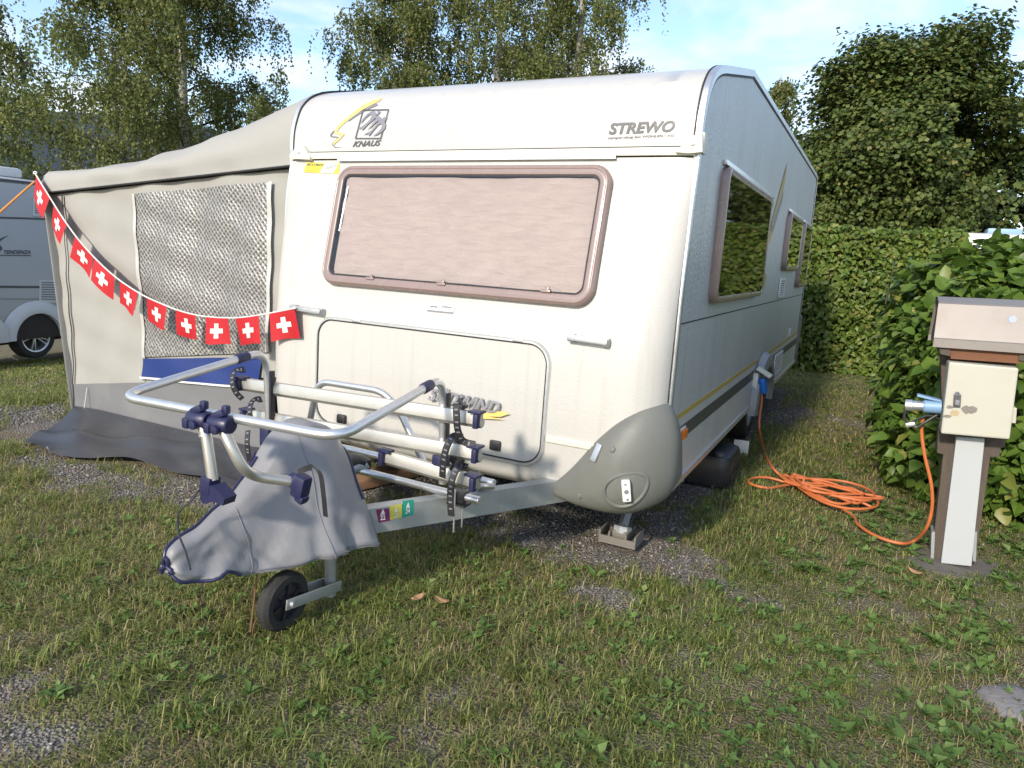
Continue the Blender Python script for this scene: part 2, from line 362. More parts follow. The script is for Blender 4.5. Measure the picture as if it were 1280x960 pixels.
def text_geo(txt, shear=0.0, bold=0.0, space=1.0):
    cu = bpy.data.curves.new('lettering', 'FONT'); cu.body = txt; cu.size = 1; cu.shear = shear; cu.offset = bold; cu.space_character = space; cu.resolution_u = 3
    ob = bpy.data.objects.new('lettering_source', cu); COL.objects.link(ob)
    dg = bpy.context.evaluated_depsgraph_get(); dg.update()
    me = ob.evaluated_get(dg).to_mesh()
    v = np.array([tuple(p.co) for p in me.vertices]); f = [list(p.vertices) for p in me.polygons]
    ob.evaluated_get(dg).to_mesh_clear(); bpy.data.objects.remove(ob); bpy.data.curves.remove(cu)
    lo = v.min(0); hi = v.max(0); v = (v-lo)/np.maximum(hi-lo, 1e-6)
    return v[:, :2], f
def lettering(name, txt, quad, m, parent, off=0.004, thick=0.0, surf=FH, shear=0.0, bold=0.0, space=1.0):
    """quad: pixel corners bottom-left, bottom-right, top-right, top-left"""
    uv, f = text_geo(txt, shear, bold, space); a, b, c, d = [np.array(q, float) for q in quad]
    P = [a*(1-u)*(1-v)+b*u*(1-v)+c*u*v+d*(1-u)*v for u, v in uv]
    top = [Vector(surf(p[0], p[1], off)) for p in P]; mb = MB()
    if thick:
        n = len(top); bot = [Vector(surf(p[0], p[1], off-thick)) for p in P]; ec = {}
        for q in f:
            for i in range(len(q)):
                e = (q[i], q[(i+1) % len(q)]); ec[tuple(sorted(e))] = ec.get(tuple(sorted(e)), []) + [e]
        mb.add(top+bot, f+[[e[0][0], e[0][1], e[0][1]+n, e[0][0]+n] for e in ec.values() if len(e) == 1])
    else: mb.add(top, f)
    return mb.build(name, m, parent, sm=False)
def SH(px, py, off=0.0):
    p = at(px, py, 0, 0.0); p[0] = off; return p

# ================================================================= caravan
CV = thing('caravan', 'white fronted touring caravan with grey hammered side and folded bicycle rack on its drawbar', 'caravan', (-1.2, 1.5, 0))
xs = np.unique(np.concatenate([XL+0.17*(1-np.cos(np.linspace(0, math.pi/2, 10))), np.linspace(XL+0.17, XR-0.17, 26), XR-0.17*(1-np.cos(np.linspace(0, math.pi/2, 10)))]))
xs = np.clip(xs, XL+0.001, XR-0.004)
front_z = [r for r in DP[:, 2] if r <= 1.93]; dome_z = [r for r in DP[:, 2] if r >= 1.945]
MB().grid([[(x, float(ysurf(x, z)), z) for x in xs] for z in front_z]).build('front_panel', M['gel'], CV)
P = [[(x, float(ysurf(x, z)), z) for x in xs] for z in [1.935]+dome_z]
P += [[(x, y, z) for x in xs] for y, z in ((1.4, 2.553), (3.0, 2.558), (5.70, 2.56), (5.79, 2.54), (5.83, 2.49))]
MB().grid(P).build('roof_panel', M['roofgel'], CV)
MB().grid([[(x, 5.83+dy, z) for x in xs] for dy, z in ((0, 2.49), (0.03, 2.0), (0.10, 1.2), (0.10, 0.37))]).build('rear_panel', M['gel'], CV)
# right side wall, notched over the wheel
WY = 2.97
edge = [(float(ye), float(z)) for ye, yc, z in DP]
rear = [(5.70, 2.555), (5.79, 2.535), (5.83, 2.49), (5.86, 2.0), (5.93, 1.2), (5.93, 0.37)]
def notch(a, h, n=12): return [(WY+a*math.cos(math.pi*k/n), 0.37+h*math.sin(math.pi*k/n)) for k in range(n+1)]
for x, nm, mm in ((XR, 'side_wall', M['side']), (XL, 'awning_side_wall', M['gel'])):
    poly = edge+[(3.0, 2.555)]+rear+(notch(0.40, 0.27) if x == XR else [])
    mb = MB(); pv = [Vector((x, y, z)) for y, z in poly]
    tri = tessellate_polygon([[Vector((y, z, 0)) for y, z in poly]]); mb.add(pv, [list(t) for t in tri]); mb.build(nm, mm, CV, sm=False)
# lower band of the side wall below the waist line, in two lengths around the wheel arch
def band(name, y0, y1, z0, z1, m, x1=0.004, parent=CV):
    return MB().box((x1/2, (y0+y1)/2, (z0+z1)/2), (x1, y1-y0, z1-z0)).build(name, m, parent, sm=False)
for a, b in ((-0.06, 2.50), (3.44, 5.92)):
    band('lower_side_panel', a, b, 0.375, 0.715, M['sidelow'])
    band('charcoal_stripe', a+0.02, b-0.02, 0.592, 0.668, M['stripe'], 0.0055)
    band('sill_trim', a, b, 0.352, 0.385, M['alu'], 0.014)
    band('gold_line', a, b, 0.716, 0.742, M['gold'], 0.0045)
band('gold_line', 2.50, 3.44, 0.716, 0.742, M['gold'], 0.0045)
band('waist_seam', -0.13, 5.92, 1.188, 1.194, M['seal'], 0.003)
# corner trims along both side profiles
for x, s in ((XR, 1), (XL, -1)):
    path = [(x, y, z) for y, z in edge if z > 0.52]+[(x, 3.0, 2.556), (x, 5.68, 2.558), (x, 5.78, 2.54), (x, 5.832, 2.49), (x, 5.86, 2.0), (x, 5.93, 1.2), (x, 5.93, 0.37)]
    up = (s, 0, 0)
    sec = [(-0.010*s, -0.022), (-0.010*s, 0.004), (-0.004*s, 0.009), (0.026*s, 0.008), (0.030*s, -0.004)]
    MB().sweep(path, sec, up).build('edge_trim', M['alu'], CV, ang=30)
    sec = [(0.029*s, -0.004), (0.029*s, 0.006), (0.037*s, 0.006), (0.037*s, -0.004)]
    MB().sweep(path, sec, up).build('edge_seal', M['seal'], CV, ang=30)
    sec = [(-0.012*s, -0.030), (-0.012*s, -0.021), (0.005*s, -0.021), (0.005*s, -0.030)]
    MB().sweep(path[:-7], sec, up).build('edge_seal', M['seal'], CV, ang=30)
# floor and chassis
MB().box((-1.205, 2.85, 0.355), (2.36, 5.95, 0.03)).build('floor', M['dark'], CV, sm=False)
mb = MB()
for x in (-0.62, -1.80): mb.box((x, 2.7, 0.29), (0.06, 5.4, 0.12))
mb.box((-1.2, WY, 0.26), (2.0, 0.09, 0.09)); mb.build('chassis_beams', M['galv'], CV, sm=False)
# gutter rail between front and dome
def railpath(z, off, x0, x1, n=30): return [Vector((x, float(ysurf(x, z)), z))+Vector(fnorm(x, z))*off for x in np.linspace(x0, x1, n)]
MB().sweep(railpath(1.952, 0.006, XL+0.01, -0.012), [(-0.017, -0.012), (-0.017, 0.012), (0.0, 0.015), (0.017, 0.012), (0.017, -0.012)], (0, -1, 0)).build('gutter_rail', M['cream'], CV)
MB().sweep(railpath(1.973, 0.002, XL+0.05, -0.03), [(-0.0035, -0.008), (-0.0035, 0.006), (0.0035, 0.006), (0.0035, -0.008)], (0, -1, 0)).build('gutter_seal', M['seal'], CV)
MB().sweep(railpath(1.930, 0.006, -2.02, -0.37), [(-0.012, -0.010), (-0.012, 0.017), (0.010, 0.017), (0.012, -0.010)], (0, -1, 0)).build('window_hinge_rail', M['alu'], CV)
# corner caps on the gutter ends
cap = decal('corner_cap', [(846, 193), (850, 187), (858, 180), (867, 172), (873, 169), (880, 168), (880, 192), (862, 194)], M['cream'], CV, off=0.034, thick=0.05)
MB().box((0.005, -0.045, 1.992), (0.030, 0.075, 0.088), bev=0.008).build('corner_cap', M['cream'], CV)
MB().lathe(FH(866, 181, 0.033), fnorm(-0.1, 1.98), [(0.0, 0.004), (0.007, 0.004), (0.009, 0.0)], 12).build('cap_screw', M['galv'], CV)
cap = decal('corner_cap', [(371, 200), (373, 188), (378, 182), (383, 183), (388, 189), (392, 198), (392, 202)], M['cream'], CV, off=0.034, thick=0.05)
MB().lathe(FH(379, 193, 0.033), fnorm(-2.3, 1.98), [(0.0, 0.004), (0.007, 0.004), (0.009, 0.0)], 12).build('cap_screw', M['galv'], CV)

# ------- front window
c_bl, c_br, c_tl, c_tr = [Vector(FH(*p)) for p in ((401, 357), (738, 384), (432, 208), (776, 204))]
fw = frame((c_bl+c_br)/2, (1, 0, 0), (c_tl+c_tr)/2-(c_bl+c_br)/2)
H = ((c_tl+c_tr)/2-(c_bl+c_br)/2).length; x0 = (c_bl.x+c_tl.x)/2-fw[0].x; x1 = (c_br.x+c_tr.x)/2-fw[0].x
H -= 0.012
wob = rrloft(fw, x0, x1, 0, H, 0.095, [(0.004, -0.02), (0.0, 0.026), (0.006, 0.036), (0.014, 0.042), (0.040, 0.043), (0.050, 0.040), (0.056, 0.030)], 8)
WIN = wob.build('front_window', M['rim'], CV)
rrloft(fw, x0+0.012, x1-0.012, 0.012, H-0.012, 0.085, [(0.0, 0.043), (0.003, 0.0455), (0.010, 0.0455), (0.013, 0.043)], 8).build('frame_groove', M['rim'], WIN)
rrloft(fw, x0+0.052, x1-0.052, 0.052, H-0.052, 0.05, [(0.0, 0.028), (0.0, 0.036), (0.008, 0.036), (0.008, 0.004)], 8).build('inner_seal', M['seal'], WIN)
MB().loops([rrect(fw, x0+0.054, x1-0.054, 0.054, H-0.054, 0.05, 0.036, 8)], cap1=True).build('window_pane', M['pane'], WIN, sm=False)
# the blind behind the pane: wrinkled pink fabric with a bunched left end
mcur, t_, b_ = newmat('pink_beige_blind'); L_ = t_.links
tc_ = N(t_, 'ShaderNodeTexCoord'); mp_ = N(t_, 'ShaderNodeMapping'); mp_.inputs['Scale'].default_value = (4.0, 4.0, 17.0); L_.new(tc_.outputs['Object'], mp_.inputs[0])
n_ = N(t_, 'ShaderNodeTexNoise'); n_.inputs['Scale'].default_value = 2.2; n_.inputs['Detail'].default_value = 7; n_.inputs['Distortion'].default_value = 0.6; L_.new(mp_.outputs[0], n_.inputs['Vector'])
wv = N(t_, 'ShaderNodeTexNoise'); wv.inputs['Scale'].default_value = 260; L_.new(tc_.outputs['Object'], wv.inputs['Vector'])
mr_ = N(t_, 'ShaderNodeMix', data_type='RGBA'); setcol(mr_.inputs[6], (0.42, 0.385, 0.370)); setcol(mr_.inputs[7], (0.60, 0.562, 0.545)); L_.new(n_.outputs['Fac'], mr_.inputs[0])
mr2 = N(t_, 'ShaderNodeMix', data_type='RGBA', blend_type='MULTIPLY'); mr2.inputs[0].default_value = 0.35; L_.new(mr_.outputs[2], mr2.inputs[6]); L_.new(wv.outputs['Fac'], mr2.inputs[7])
L_.new(mr2.outputs[2], b_.inputs['Base Color']); b_.inputs['Roughness'].default_value = 0.85
bp_ = N(t_, 'ShaderNodeBump'); bp_.inputs['Strength'].default_value = 0.8; bp_.inputs['Distance'].default_value = 0.01; L_.new(n_.outputs['Fac'], bp_.inputs['Height']); L_.new(bp_.outputs[0], b_.inputs['Normal'])
gu = np.linspace(x0+0.078, x1-0.064, 150); gv = np.linspace(0.064, H-0.064, 70); PP = []
for v_ in gv:
    row = []
    for u_ in gu:
        f_ = (u_-x0)/(x1-x0)
        h_ = 0.018+0.004*math.sin(u_*9+v_*5)+0.0028*abs(math.sin(u_*6-v_*13+1.5*math.sin(u_*3+v_*4)))+0.0016*abs(math.sin(v_*55+2.5*math.sin(u_*5)))+0.0015*math.sin(u_*31-v_*47)+0.006*math.exp(-f_*14)*math.sin(v_*38+u_*30)
        uu_ = u_+0.03*math.exp(-f_*20)*math.sin(v_*9)
        row.append(fw[0]+fw[1]*uu_+fw[2]*v_+fw[3]*h_)
    PP.append(row)
MB().grid(PP).build('window_blind', mcur, WIN)
rrloft(fw, x0+0.053, x1-0.053, 0.053, H-0.053, 0.05, [(0.0, 0.004), (0.02, 0.0041)], 8, cap1=True).build('blind_shadow_box', M['dark'], WIN, sm=False)
pts = [(x0+0.085, H-0.12), (x0+0.078, H-0.30), (x0+0.076, 0.30)]
MB().tube([fw[0]+fw[1]*a+fw[2]*b+fw[3]*0.028 for a, b in pts], 0.005, 8).build('window_stay', M['alu'], WIN)
for px, py in ((468, 350), (556, 357), (686, 366)):
    p = FH(px, py); u_ = (Vector(p)-fw[0]).dot(fw[1]); v_ = (Vector(p)-fw[0]).dot(fw[2])
    mb = MB(); R3 = Matrix((fw[1], fw[2], fw[3])).transposed()
    mb.box(fw[0]+fw[1]*u_+fw[2]*v_+fw[3]*0.043, (0.050, 0.014, 0.016), R3, 0.003); mb.box(fw[0]+fw[1]*(u_+0.006)+fw[2]*(v_+0.010)+fw[3]*0.043, (0.018, 0.022, 0.014), R3, 0.003)
    mb.build('window_catch', M['rim'], WIN)

# ------- front locker door
l_tl, l_tr, l_br, l_bl = [Vector(FH(*p)) for p in ((408, 399), (703, 428), (670, 579), (387, 530))]
lf = frame((l_bl+l_br)/2, (1, 0, 0), (l_tl+l_tr)/2-(l_bl+l_br)/2)
LHt = ((l_tl+l_tr)/2-(l_bl+l_br)/2).length; lx0 = (l_bl.x+l_tl.x)/2-lf[0].x; lx1 = (l_br.x+l_tr.x)/2-lf[0].x
DOOR = rrloft(lf, lx0+0.02, lx1-0.02, 0.02, LHt-0.02, 0.095, [(0.0, -0.01), (0.0, 0.018), (0.004, 0.020), (0.05, 0.0205)], 8, cap1=True).build('locker_door', M['gel'], CV, ang=25)
rrloft(lf, lx0, lx1, 0, LHt, 0.115, [(0.0, -0.02), (0.0, 0.018), (0.005, 0.026), (0.015, 0.026), (0.017, 0.014)], 8).build('door_trim', M['alu'], DOOR)
rrloft(lf, lx0+0.015, lx1-0.015, 0.015, LHt-0.015, 0.10, [(0.0, -0.01), (0.0, 0.0215), (0.008, 0.0215), (0.009, 0.0)], 8).build('door_seal', M['seal'], DOOR)
for px, py in ((449, 401), (650, 425)):
    p = Vector(FH(px, py)); u_ = (p-lf[0]).dot(lf[1]); R3 = Matrix((lf[1], lf[2], lf[3])).transposed()
    MB().box(lf[0]+lf[1]*u_+lf[2]*(LHt-0.006)+lf[3]*0.022, (0.055, 0.018, 0.014), R3, 0.003).build('hinge', M['alu'], DOOR)
for px, py in ((430, 523), (621, 556)):
    p = Vector(FH(px, py)); u_ = (p-lf[0]).dot(lf[1]); v_ = (p-lf[0]).dot(lf[2]); R3 = Matrix((lf[1], lf[2], lf[3])).transposed()
    MB().box(lf[0]+lf[1]*u_+lf[2]*v_+lf[3]*0.028, (0.060, 0.052, 0.024), R3, 0.010).lathe(lf[0]+lf[1]*u_+lf[2]*v_+lf[3]*0.040, lf[3], [(0.0, 0.002), (0.010, 0.002), (0.012, 0.0)], 12).build('locker_catch', M['black'], DOOR)
# lower trim rail either side of the locker
zr = float(FH(700, 551)[2])
for a, b in ((lx1+lf[0].x+0.006, -0.10), (XL+0.1, lx0+lf[0].x-0.006)):
    MB().sweep(railpath(zr, 0.002, a, b, 14), [(-0.014, -0.006), (-0.014, 0.008), (-0.005, 0.010), (0.0, 0.004), (0.005, 0.010), (0.014, 0.008), (0.014, -0.006)], (0, -1, 0)).build('lower_rail', M['cream'], CV)
# grab handles
for a, b in (((713, 422), (763, 429)), ((369, 385), (407, 391))):
    A = Vector(FH(*a)); B = Vector(FH(*b)); n = Vector(fnorm(A.x, A.z)); mid = (A+B)/2; u = (B-A).normalized(); R3 = Matrix((u, n.cross(u), n)).transposed()
    hd = MB().box(mid+n*0.040, ((B-A).length, 0.030, 0.020), R3, 0.008).build('grab_handle', M['galv'], CV)
    for q in (A+u*0.015, B-u*0.015): MB().box(q+n*0.017, (0.034, 0.040, 0.042), R3, 0.008).build('handle_mount', M['galv'], hd)

# ------- lettering and marks on the front
INK, INK2, YEL = M['ink'], M['ink2'], M['inky']
z2 = lambda pts: [(400+x/12.8, 120+y/12.8) for x, y in pts]
decal('brand_swoosh', z2([(1000, 40), (860, 75), (700, 150), (560, 250), (430, 360), (320, 450), (250, 540), (235, 600), (300, 620), (355, 625), (300, 680), (230, 745), (210, 790), (215, 800), (250, 760), (330, 690), (395, 620), (390, 605), (300, 595), (275, 575), (330, 500), (420, 420), (560, 310), (700, 215), (850, 140), (950, 90)]), YEL, CV, 0.004)
decal('brand_swoosh', z2([(915, 125), (800, 170), (660, 250), (560, 310), (440, 410), (480, 400), (580, 330), (690, 265), (780, 215), (925, 155)]), INK2, CV, 0.0042)
decal('brand_swoosh', z2([(235, 545), (165, 620), (170, 655), (270, 668), (290, 670), (205, 760), (195, 785), (240, 825), (380, 828), (250, 815), (215, 780), (225, 755), (305, 660), (290, 655), (190, 640), (195, 615), (245, 565)]), INK2, CV, 0.0042)
outer = [(690, 228), (1112, 218), (985, 690), (565, 690)]; inner = [(700, 243), (1095, 234), (973, 672), (585, 674)]
for i in range(4): decal('emblem_frame', z2([outer[i], outer[(i+1) % 4], inner[(i+1) % 4], inner[i]]), INK, CV, 0.006, dens=8)
decal('swallow_emblem', z2([(655, 455), (690, 380), (760, 300), (830, 255), (880, 250), (905, 285), (935, 290), (920, 260), (945, 245), (975, 255), (960, 285), (940, 310), (910, 320), (905, 350), (870, 385), (820, 430), (770, 470), (745, 500), (690, 555), (670, 530), (615, 530), (700, 480), (745, 450), (800, 395), (835, 340), (830, 310), (800, 310), (740, 360), (690, 420)]), INK2, CV, 0.0062, dens=2)
decal('swallow_emblem', z2([(910, 330), (960, 335), (1010, 375), (1035, 345), (1090, 348), (1050, 405), (1045, 430), (1065, 470), (1050, 530), (1000, 580), (930, 625), (850, 648), (930, 590), (985, 530), (1005, 480), (985, 455), (940, 470), (890, 530), (840, 590), (795, 645), (775, 615), (700, 625), (770, 590), (830, 560), (890, 490), (940, 430), (955, 400), (900, 440), (840, 500), (755, 560), (830, 480), (880, 410), (905, 365)]), INK2, CV, 0.0066, dens=2)
lettering('brand_lettering', 'KNAUS', ((441, 184), (474.5, 182.5), (477.5, 175), (444, 176.5)), INK, CV, 0.004, shear=0.12, bold=0.028)
lettering('dealer_lettering', 'STREWO', ((761, 168.5), (842, 165), (846, 150.5), (763, 154)), INK, CV, 0.004, shear=0.10, bold=0.035)
lettering('dealer_lettering', 'camper-shop bei WOHLEN / AG', ((760, 175), (842, 171.5), (843, 167.8), (760.5, 171)), INK, CV, 0.004, bold=0.012)
ST = decal('yellow_sticker', [(384, 203), (425, 205), (423.5, 217.5), (380, 215.5)], M['yellow'], CV, 0.003)
decal('sticker_stripe_field', [(407, 204.2), (423.5, 205.8), (417, 217), (400, 216)], M['white'], ST, 0.0042)
for k in range(5): decal('sticker_hatch', [(407+k*3, 213.5-k*1.2), (408+k*3, 213.5-k*1.2), (412+k*3, 208-k*0.4), (411+k*3, 208-k*0.4)], INK2, ST, 0.0052)
lettering('sticker_lettering', 'BROCKMANN', ((384, 207.6), (405, 208.2), (405.5, 204.8), (385, 204.2)), INK, ST, 0.0045, shear=0.1, bold=0.02)
for k in range(4): decal('sticker_text_line', [(382, 209.3+k*1.75), (402-k*2.2, 209.8+k*1.75), (402-k*2.2, 210.5+k*1.75), (382, 210.0+k*1.75)], M['gold'], ST, 0.0045)
ST = decal('dealer_sticker', [(535, 380.5), (568.5, 383), (566.5, 392.3), (534.5, 389)], M['white'], CV, 0.003)
lettering('sticker_lettering', 'STREWO', ((552.5, 384.8), (565.5, 386), (566, 383.6), (553, 382.2)), INK, ST, 0.0045, bold=0.02)
decal('sticker_logo', [(538, 382.4), (541, 381.9), (547.5, 383.2), (547, 385.2), (543, 384.2), (538.6, 384.6)], INK2, ST, 0.0045)
decal('sticker_text_line', [(534.6, 387.2), (566.8, 390.4), (566.5, 392.2), (534.4, 389)], INK2, ST, 0.0045)
decal('model_swoosh', [(590, 516), (606, 511), (625, 513), (640, 516), (628, 520), (612, 519.5), (634, 523.5), (610, 522.5), (596, 521)], M['inky'], DOOR, 0.0235)
lettering('model_lettering', 'SÜDWIND', ((538.5, 499), (624, 516.5), (631, 499), (545, 481)), mat('chrome_grey_letters', (0.42, 0.42, 0.46), 0.3, metal=0.5), DOOR, 0.030, 0.009, shear=0.10, bold=0.018)

# ------- corner bumper (lower right corner) with round lamp recess
BP = [(-0.50, -0.312), (-0.39, -0.318), (-0.28, -0.318), (-0.17, -0.305), (-0.08, -0.265), (-0.012, -0.185), (0.010, -0.10), (0.014, 0.04), (0.012, 0.19)]
ZT = [0.365, 0.485, 0.635, 0.755, 0.825, 0.845, 0.79, 0.61, 0.43]
ZB = [0.335, 0.310, 0.300, 0.300, 0.312, 0.345, 0.370, 0.378, 0.385]
bp = catmull([(a[0], a[1], 0) for a in BP], 5); zt = [float(p[0]) for p in catmull([(z,) for z in ZT], 5)]; zb = [float(p[0]) for p in catmull([(z,) for z in ZB], 5)]
def bump_pt(i, v):
    k = len(bp); a = Vector(bp[max(i-1, 0)]); b = Vector(bp[min(i+1, k-1)]); t = (b-a).normalized(); n = Vector((t.y, -t.x, 0))
    e = min(1, 0.12+1.2*min(i/(k-1), 1-i/(k-1))*2)
    sh = (1-abs(1.72*v-0.72)**2.6 if v > 0.4186 else 1-abs(2.389*v-1)**2.6)**0.62
    lean = -0.012*v*e
    return Vector(bp[i])+n*(0.100*sh*e-0.006+lean)+Vector((0, 0, zb[i]+(zt[i]-zb[i])*v))
BUM = MB().grid([[bump_pt(i, v) for v in np.linspace(0, 1, 22)] for i in range(len(bp))]).build('corner_bumper', M['bump'], CV, ang=60)
def BH(px, py, off=0.0):       # point on the bumper by pixel
    best = None
    for i in range(1, len(bp)-1):
        for v in np.linspace(0.05, 0.95, 46):
            p = bump_pt(i, v); d = RM.T @ (np.array(p)-CAM); q = (640+FPX*d[0]/d[2], 480+FPX*d[1]/d[2]); e = (q[0]-px)**2+(q[1]-py)**2
            if best is None or e < best[0]: best = (e, i, v, p)
    _, i, v, p = best
    du = bump_pt(min(i+1, len(bp)-1), v)-bump_pt(max(i-1, 0), v); dv = bump_pt(i, min(1, v+.03))-bump_pt(i, max(0, v-.03)); n = du.cross(dv).normalized()
    if n.dot(Vector(CAM)-p) < 0: n = -n
    return p+n*off, n, du.normalized()
p, n, u = BH(785, 613); vv = n.cross(u).normalized()
if vv.z < 0: vv = -vv
ring = [p+u*(0.098*math.cos(a)+0.02*math.sin(a))+vv*(0.078*math.sin(a)+0.008*math.cos(2*a)) for a in np.linspace(0, 2*math.pi, 33)]
ring = [q+n*(-0.006-0.9*(q-p).length**2) for q in ring]
MB().tube(ring, 0.009, 8).build('lamp_recess_rim', M['bump'], BUM)
R3 = Matrix((u, vv, n)).transposed() @ Matrix.Rotation(math.radians(-4), 3, 'Z')
lamp = MB().box(p+n*0.012, (0.040, 0.100, 0.034), R3, 0.008).build('front_marker_lamp', M['lens'], BUM)
for s in (-1, 1): MB().lathe(p+n*0.029+vv*0.036*s, n, [(0, 0.003), (0.005, 0.003), (0.006, 0)], 10).build('lamp_screw', M['galv'], BUM)
MB().lathe(p+n*0.029, n, [(0, 0.003), (0.009, 0.003), (0.011, 0)], 12).build('lamp_button', M['ink2'], BUM)
for px, py in ((769, 563), (722, 621)):
    q, nn, _ = BH(px, py); MB().lathe(q, nn, [(0.0, 0.007), (0.011, 0.006), (0.015, 0.0)], 14).build('bolt_cap', M['bump'], BUM)
q, nn, uu = BH(748, 566); v2 = nn.cross(uu)
R3 = Matrix((uu, v2, nn)).transposed() @ Matrix.Rotation(math.radians(38), 3, 'Z')
MB().box(q+nn*0.006, (0.085, 0.032, 0.010), R3, 0.003).build('silver_reflector', M['alu'], BUM)

# ------- right side: windows, vents, marks, marker lamp
def side_window(y0, y1, z0, z1):
    fr = frame((0, y0, z0), (0, 1, 0), (0, 0, 1)); w_, h_ = y1-y0, z1-z0
    o = rrloft(fr, 0, w_, 0, h_, 0.075, [(0.004, -0.01), (0.0, 0.028), (0.006, 0.040), (0.018, 0.046), (0.034, 0.046), (0.042, 0.041), (0.045, 0.026)], 8).build('side_window', M['rim'], CV)
    MB().loops([rrect(fr, 0.038, w_-0.038, 0.038, h_-0.038, 0.05, 0.042, 8)], cap1=True).build('window_pane', M['darkpane'], o, sm=False)
    MB().loops([rrect(fr, 0.030, w_-0.030, 0.030, h_-0.030, 0.05, 0.006, 8)], cap1=True).build('dark_interior', M['dark'], o, sm=False)
    rrloft(fr, 0.03, w_-0.03, 0.03, h_-0.03, 0.05, [(0, 0.008), (0, 0.028), (0.014, 0.028), (0.014, 0.008)], 8).build('inner_seal', M['seal'], o)
    MB().box((0.012, (y0+y1)/2, z1+0.018), (0.024, w_*0.98, 0.026), bev=0.005).build('window_hinge_rail', M['alu'], o)
    return o
side_window(0.44, 2.12, 1.265, 1.965); side_window(3.40, 4.50, 1.46, 1.965); side_window(4.78, 5.62, 1.29, 1.965)
def vent(y0, y1, z0, z1, n):
    fr = frame((0.004, y0, z0), (0, 1, 0), (0, 0, 1)); w_, h_ = y1-y0, z1-z0
    o = rrloft(fr, 0, w_, 0, h_, 0.012, [(0, 0), (0, 0.010), (0.003, 0.013), (0.02, 0.013), (0.022, 0.004)], 4).build('side_vent', M['white'], CV)
    MB().loops([rrect(fr, 0.018, w_-0.018, 0.018, h_-0.018, 0.005, 0.003, 3)], cap1=True).build('vent_opening', M['ink'], o, sm=False)
    for k in range(n): MB().box((0.010, y0+w_/2, z0+0.025+(h_-0.05)*(k+0.5)/n), (0.010, w_-0.036, (h_-0.05)/n*0.55)).build('vent_slat', M['white'], o, sm=False)
vent(3.42, 3.80, 1.215, 1.39, 6); vent(3.78, 4.38, 0.44, 0.655, 6)
MB().box((0.004, 4.9, 0.80), (0.014, 0.12, 0.09), bev=0.004).build('filler_flap', M['white'], CV)
decal('side_swoosh', [(983.5, 203), (981, 225), (973, 262), (962, 300), (953, 330), (949, 345), (951, 330), (960, 295), (969, 258), (977, 228)], M['gold'], CV, 0.004, surf=SH)
decal('side_swoosh', [(980, 238), (977, 252), (968, 282), (964, 295), (966, 278), (973, 255)], M['ink2'], CV, 0.0042, surf=SH)
decal('side_swoosh', [(952, 341), (958, 343), (955, 349), (958, 346), (952, 366), (950, 367), (954, 350), (951, 346)], M['gold'], CV, 0.004, surf=SH)
for a, b in (((961, 247), (967, 247)), ((960, 276), (965, 276))): decal('side_emblem_bar', [(a[0], a[1]), (b[0], b[1]), (b[0], b[1]+1.2), (a[0], a[1]+1.2)], INK, CV, 0.004, surf=SH)
decal('side_emblem', [(963.5, 250), (966.5, 255), (965, 262), (963, 272), (961.5, 268), (963.5, 260)], INK, CV, 0.004, surf=SH)
lettering('side_brand_lettering', 'KNAUS', ((958.5, 289.5), (963.8, 288.5), (964.4, 281.5), (959.2, 282)), INK, CV, 0.004, surf=SH, bold=0.02)
p = at(851, 537, 0, 0.01)
MB().box((0.014, p[1]+0.05, 0.625), (0.026, 0.095, 0.052), bev=0.008).build('side_marker_lamp', M['orange_lens'], CV)
MB().box((0.007, p[1]+0.05, 0.625), (0.010, 0.112, 0.066), bev=0.003).build('marker_lamp_base', M['white'], CV)
# wheel arch, wheel
mb = MB(); n = 16
def arc(a, h, x): return [Vector((x, WY+a*math.cos(math.pi*k/n), 0.37+h*math.sin(math.pi*k/n))) for k in range(n+1)]
def arcd(a, h, x): return [Vector((x, WY+a+0.0, 0.30))]+arc(a, h, x)+[Vector((x, WY-a, 0.30))]
mb.grid([arcd(0.39, 0.265, 0.0), arcd(0.40, 0.275, 0.062), arcd(0.435, 0.31, 0.070), arcd(0.50, 0.375, 0.055), arcd(0.53, 0.40, 0.006)])
mb.build('wheel_arch', mat('grey_wheel_arch_plastic', (0.27, 0.28, 0.30), 0.45, var=0.06, vs=6), CV)
def road_wheel(c, ax, R_, wd, parent, spokes, rimmat, rr=0.66):
    c = Vector(c); ax = Vector(ax).normalized()
    o = MB().lathe(c, ax, [(R_*rr, -wd/2), (R_*0.93, -wd/2), (R_*0.99, -wd*0.38), (R_, 0), (R_*0.99, wd*0.38), (R_*0.93, wd/2), (R_*rr, wd/2), (R_*rr*0.97, wd*0.40)], 40).build('wheel', M['tyre'], parent)
    mb = MB().lathe(c, ax, [(0.0, wd*0.30), (R_*0.13, wd*0.30), (R_*0.16, wd*0.24)], 30).lathe(c, ax, [(R_*(rr-0.09), -wd*0.1), (R_*(rr-0.07), wd*0.43), (R_*rr*0.99, wd*0.46), (R_*rr, wd*0.38)], 40)
    u = ax.orthogonal().normalized(); v = ax.cross(u)
    for k in range(spokes):
        for s in (-0.16, 0.16):
            a = 2*math.pi*k/spokes+s; d = u*math.cos(a)+v*math.sin(a); e = ax.cross(d); R3 = Matrix((d, e, ax)).transposed()
            mb.box(c+d*R_*(rr*0.55)+ax*wd*0.30, (R_*(rr-0.14), R_*0.055, wd*0.10), R3, 0.003)
    mb.build('rim', rimmat, o)
    MB().lathe(c, ax, [(0.0, -wd*0.05), (R_*rr*0.95, -wd*0.05)], 30).build('rim_back', M['black'], o)
    return o
road_wheel((-0.14, WY-0.02, 0.315), (1, 0, 0), 0.315, 0.19, CV, 5, M['alu'])
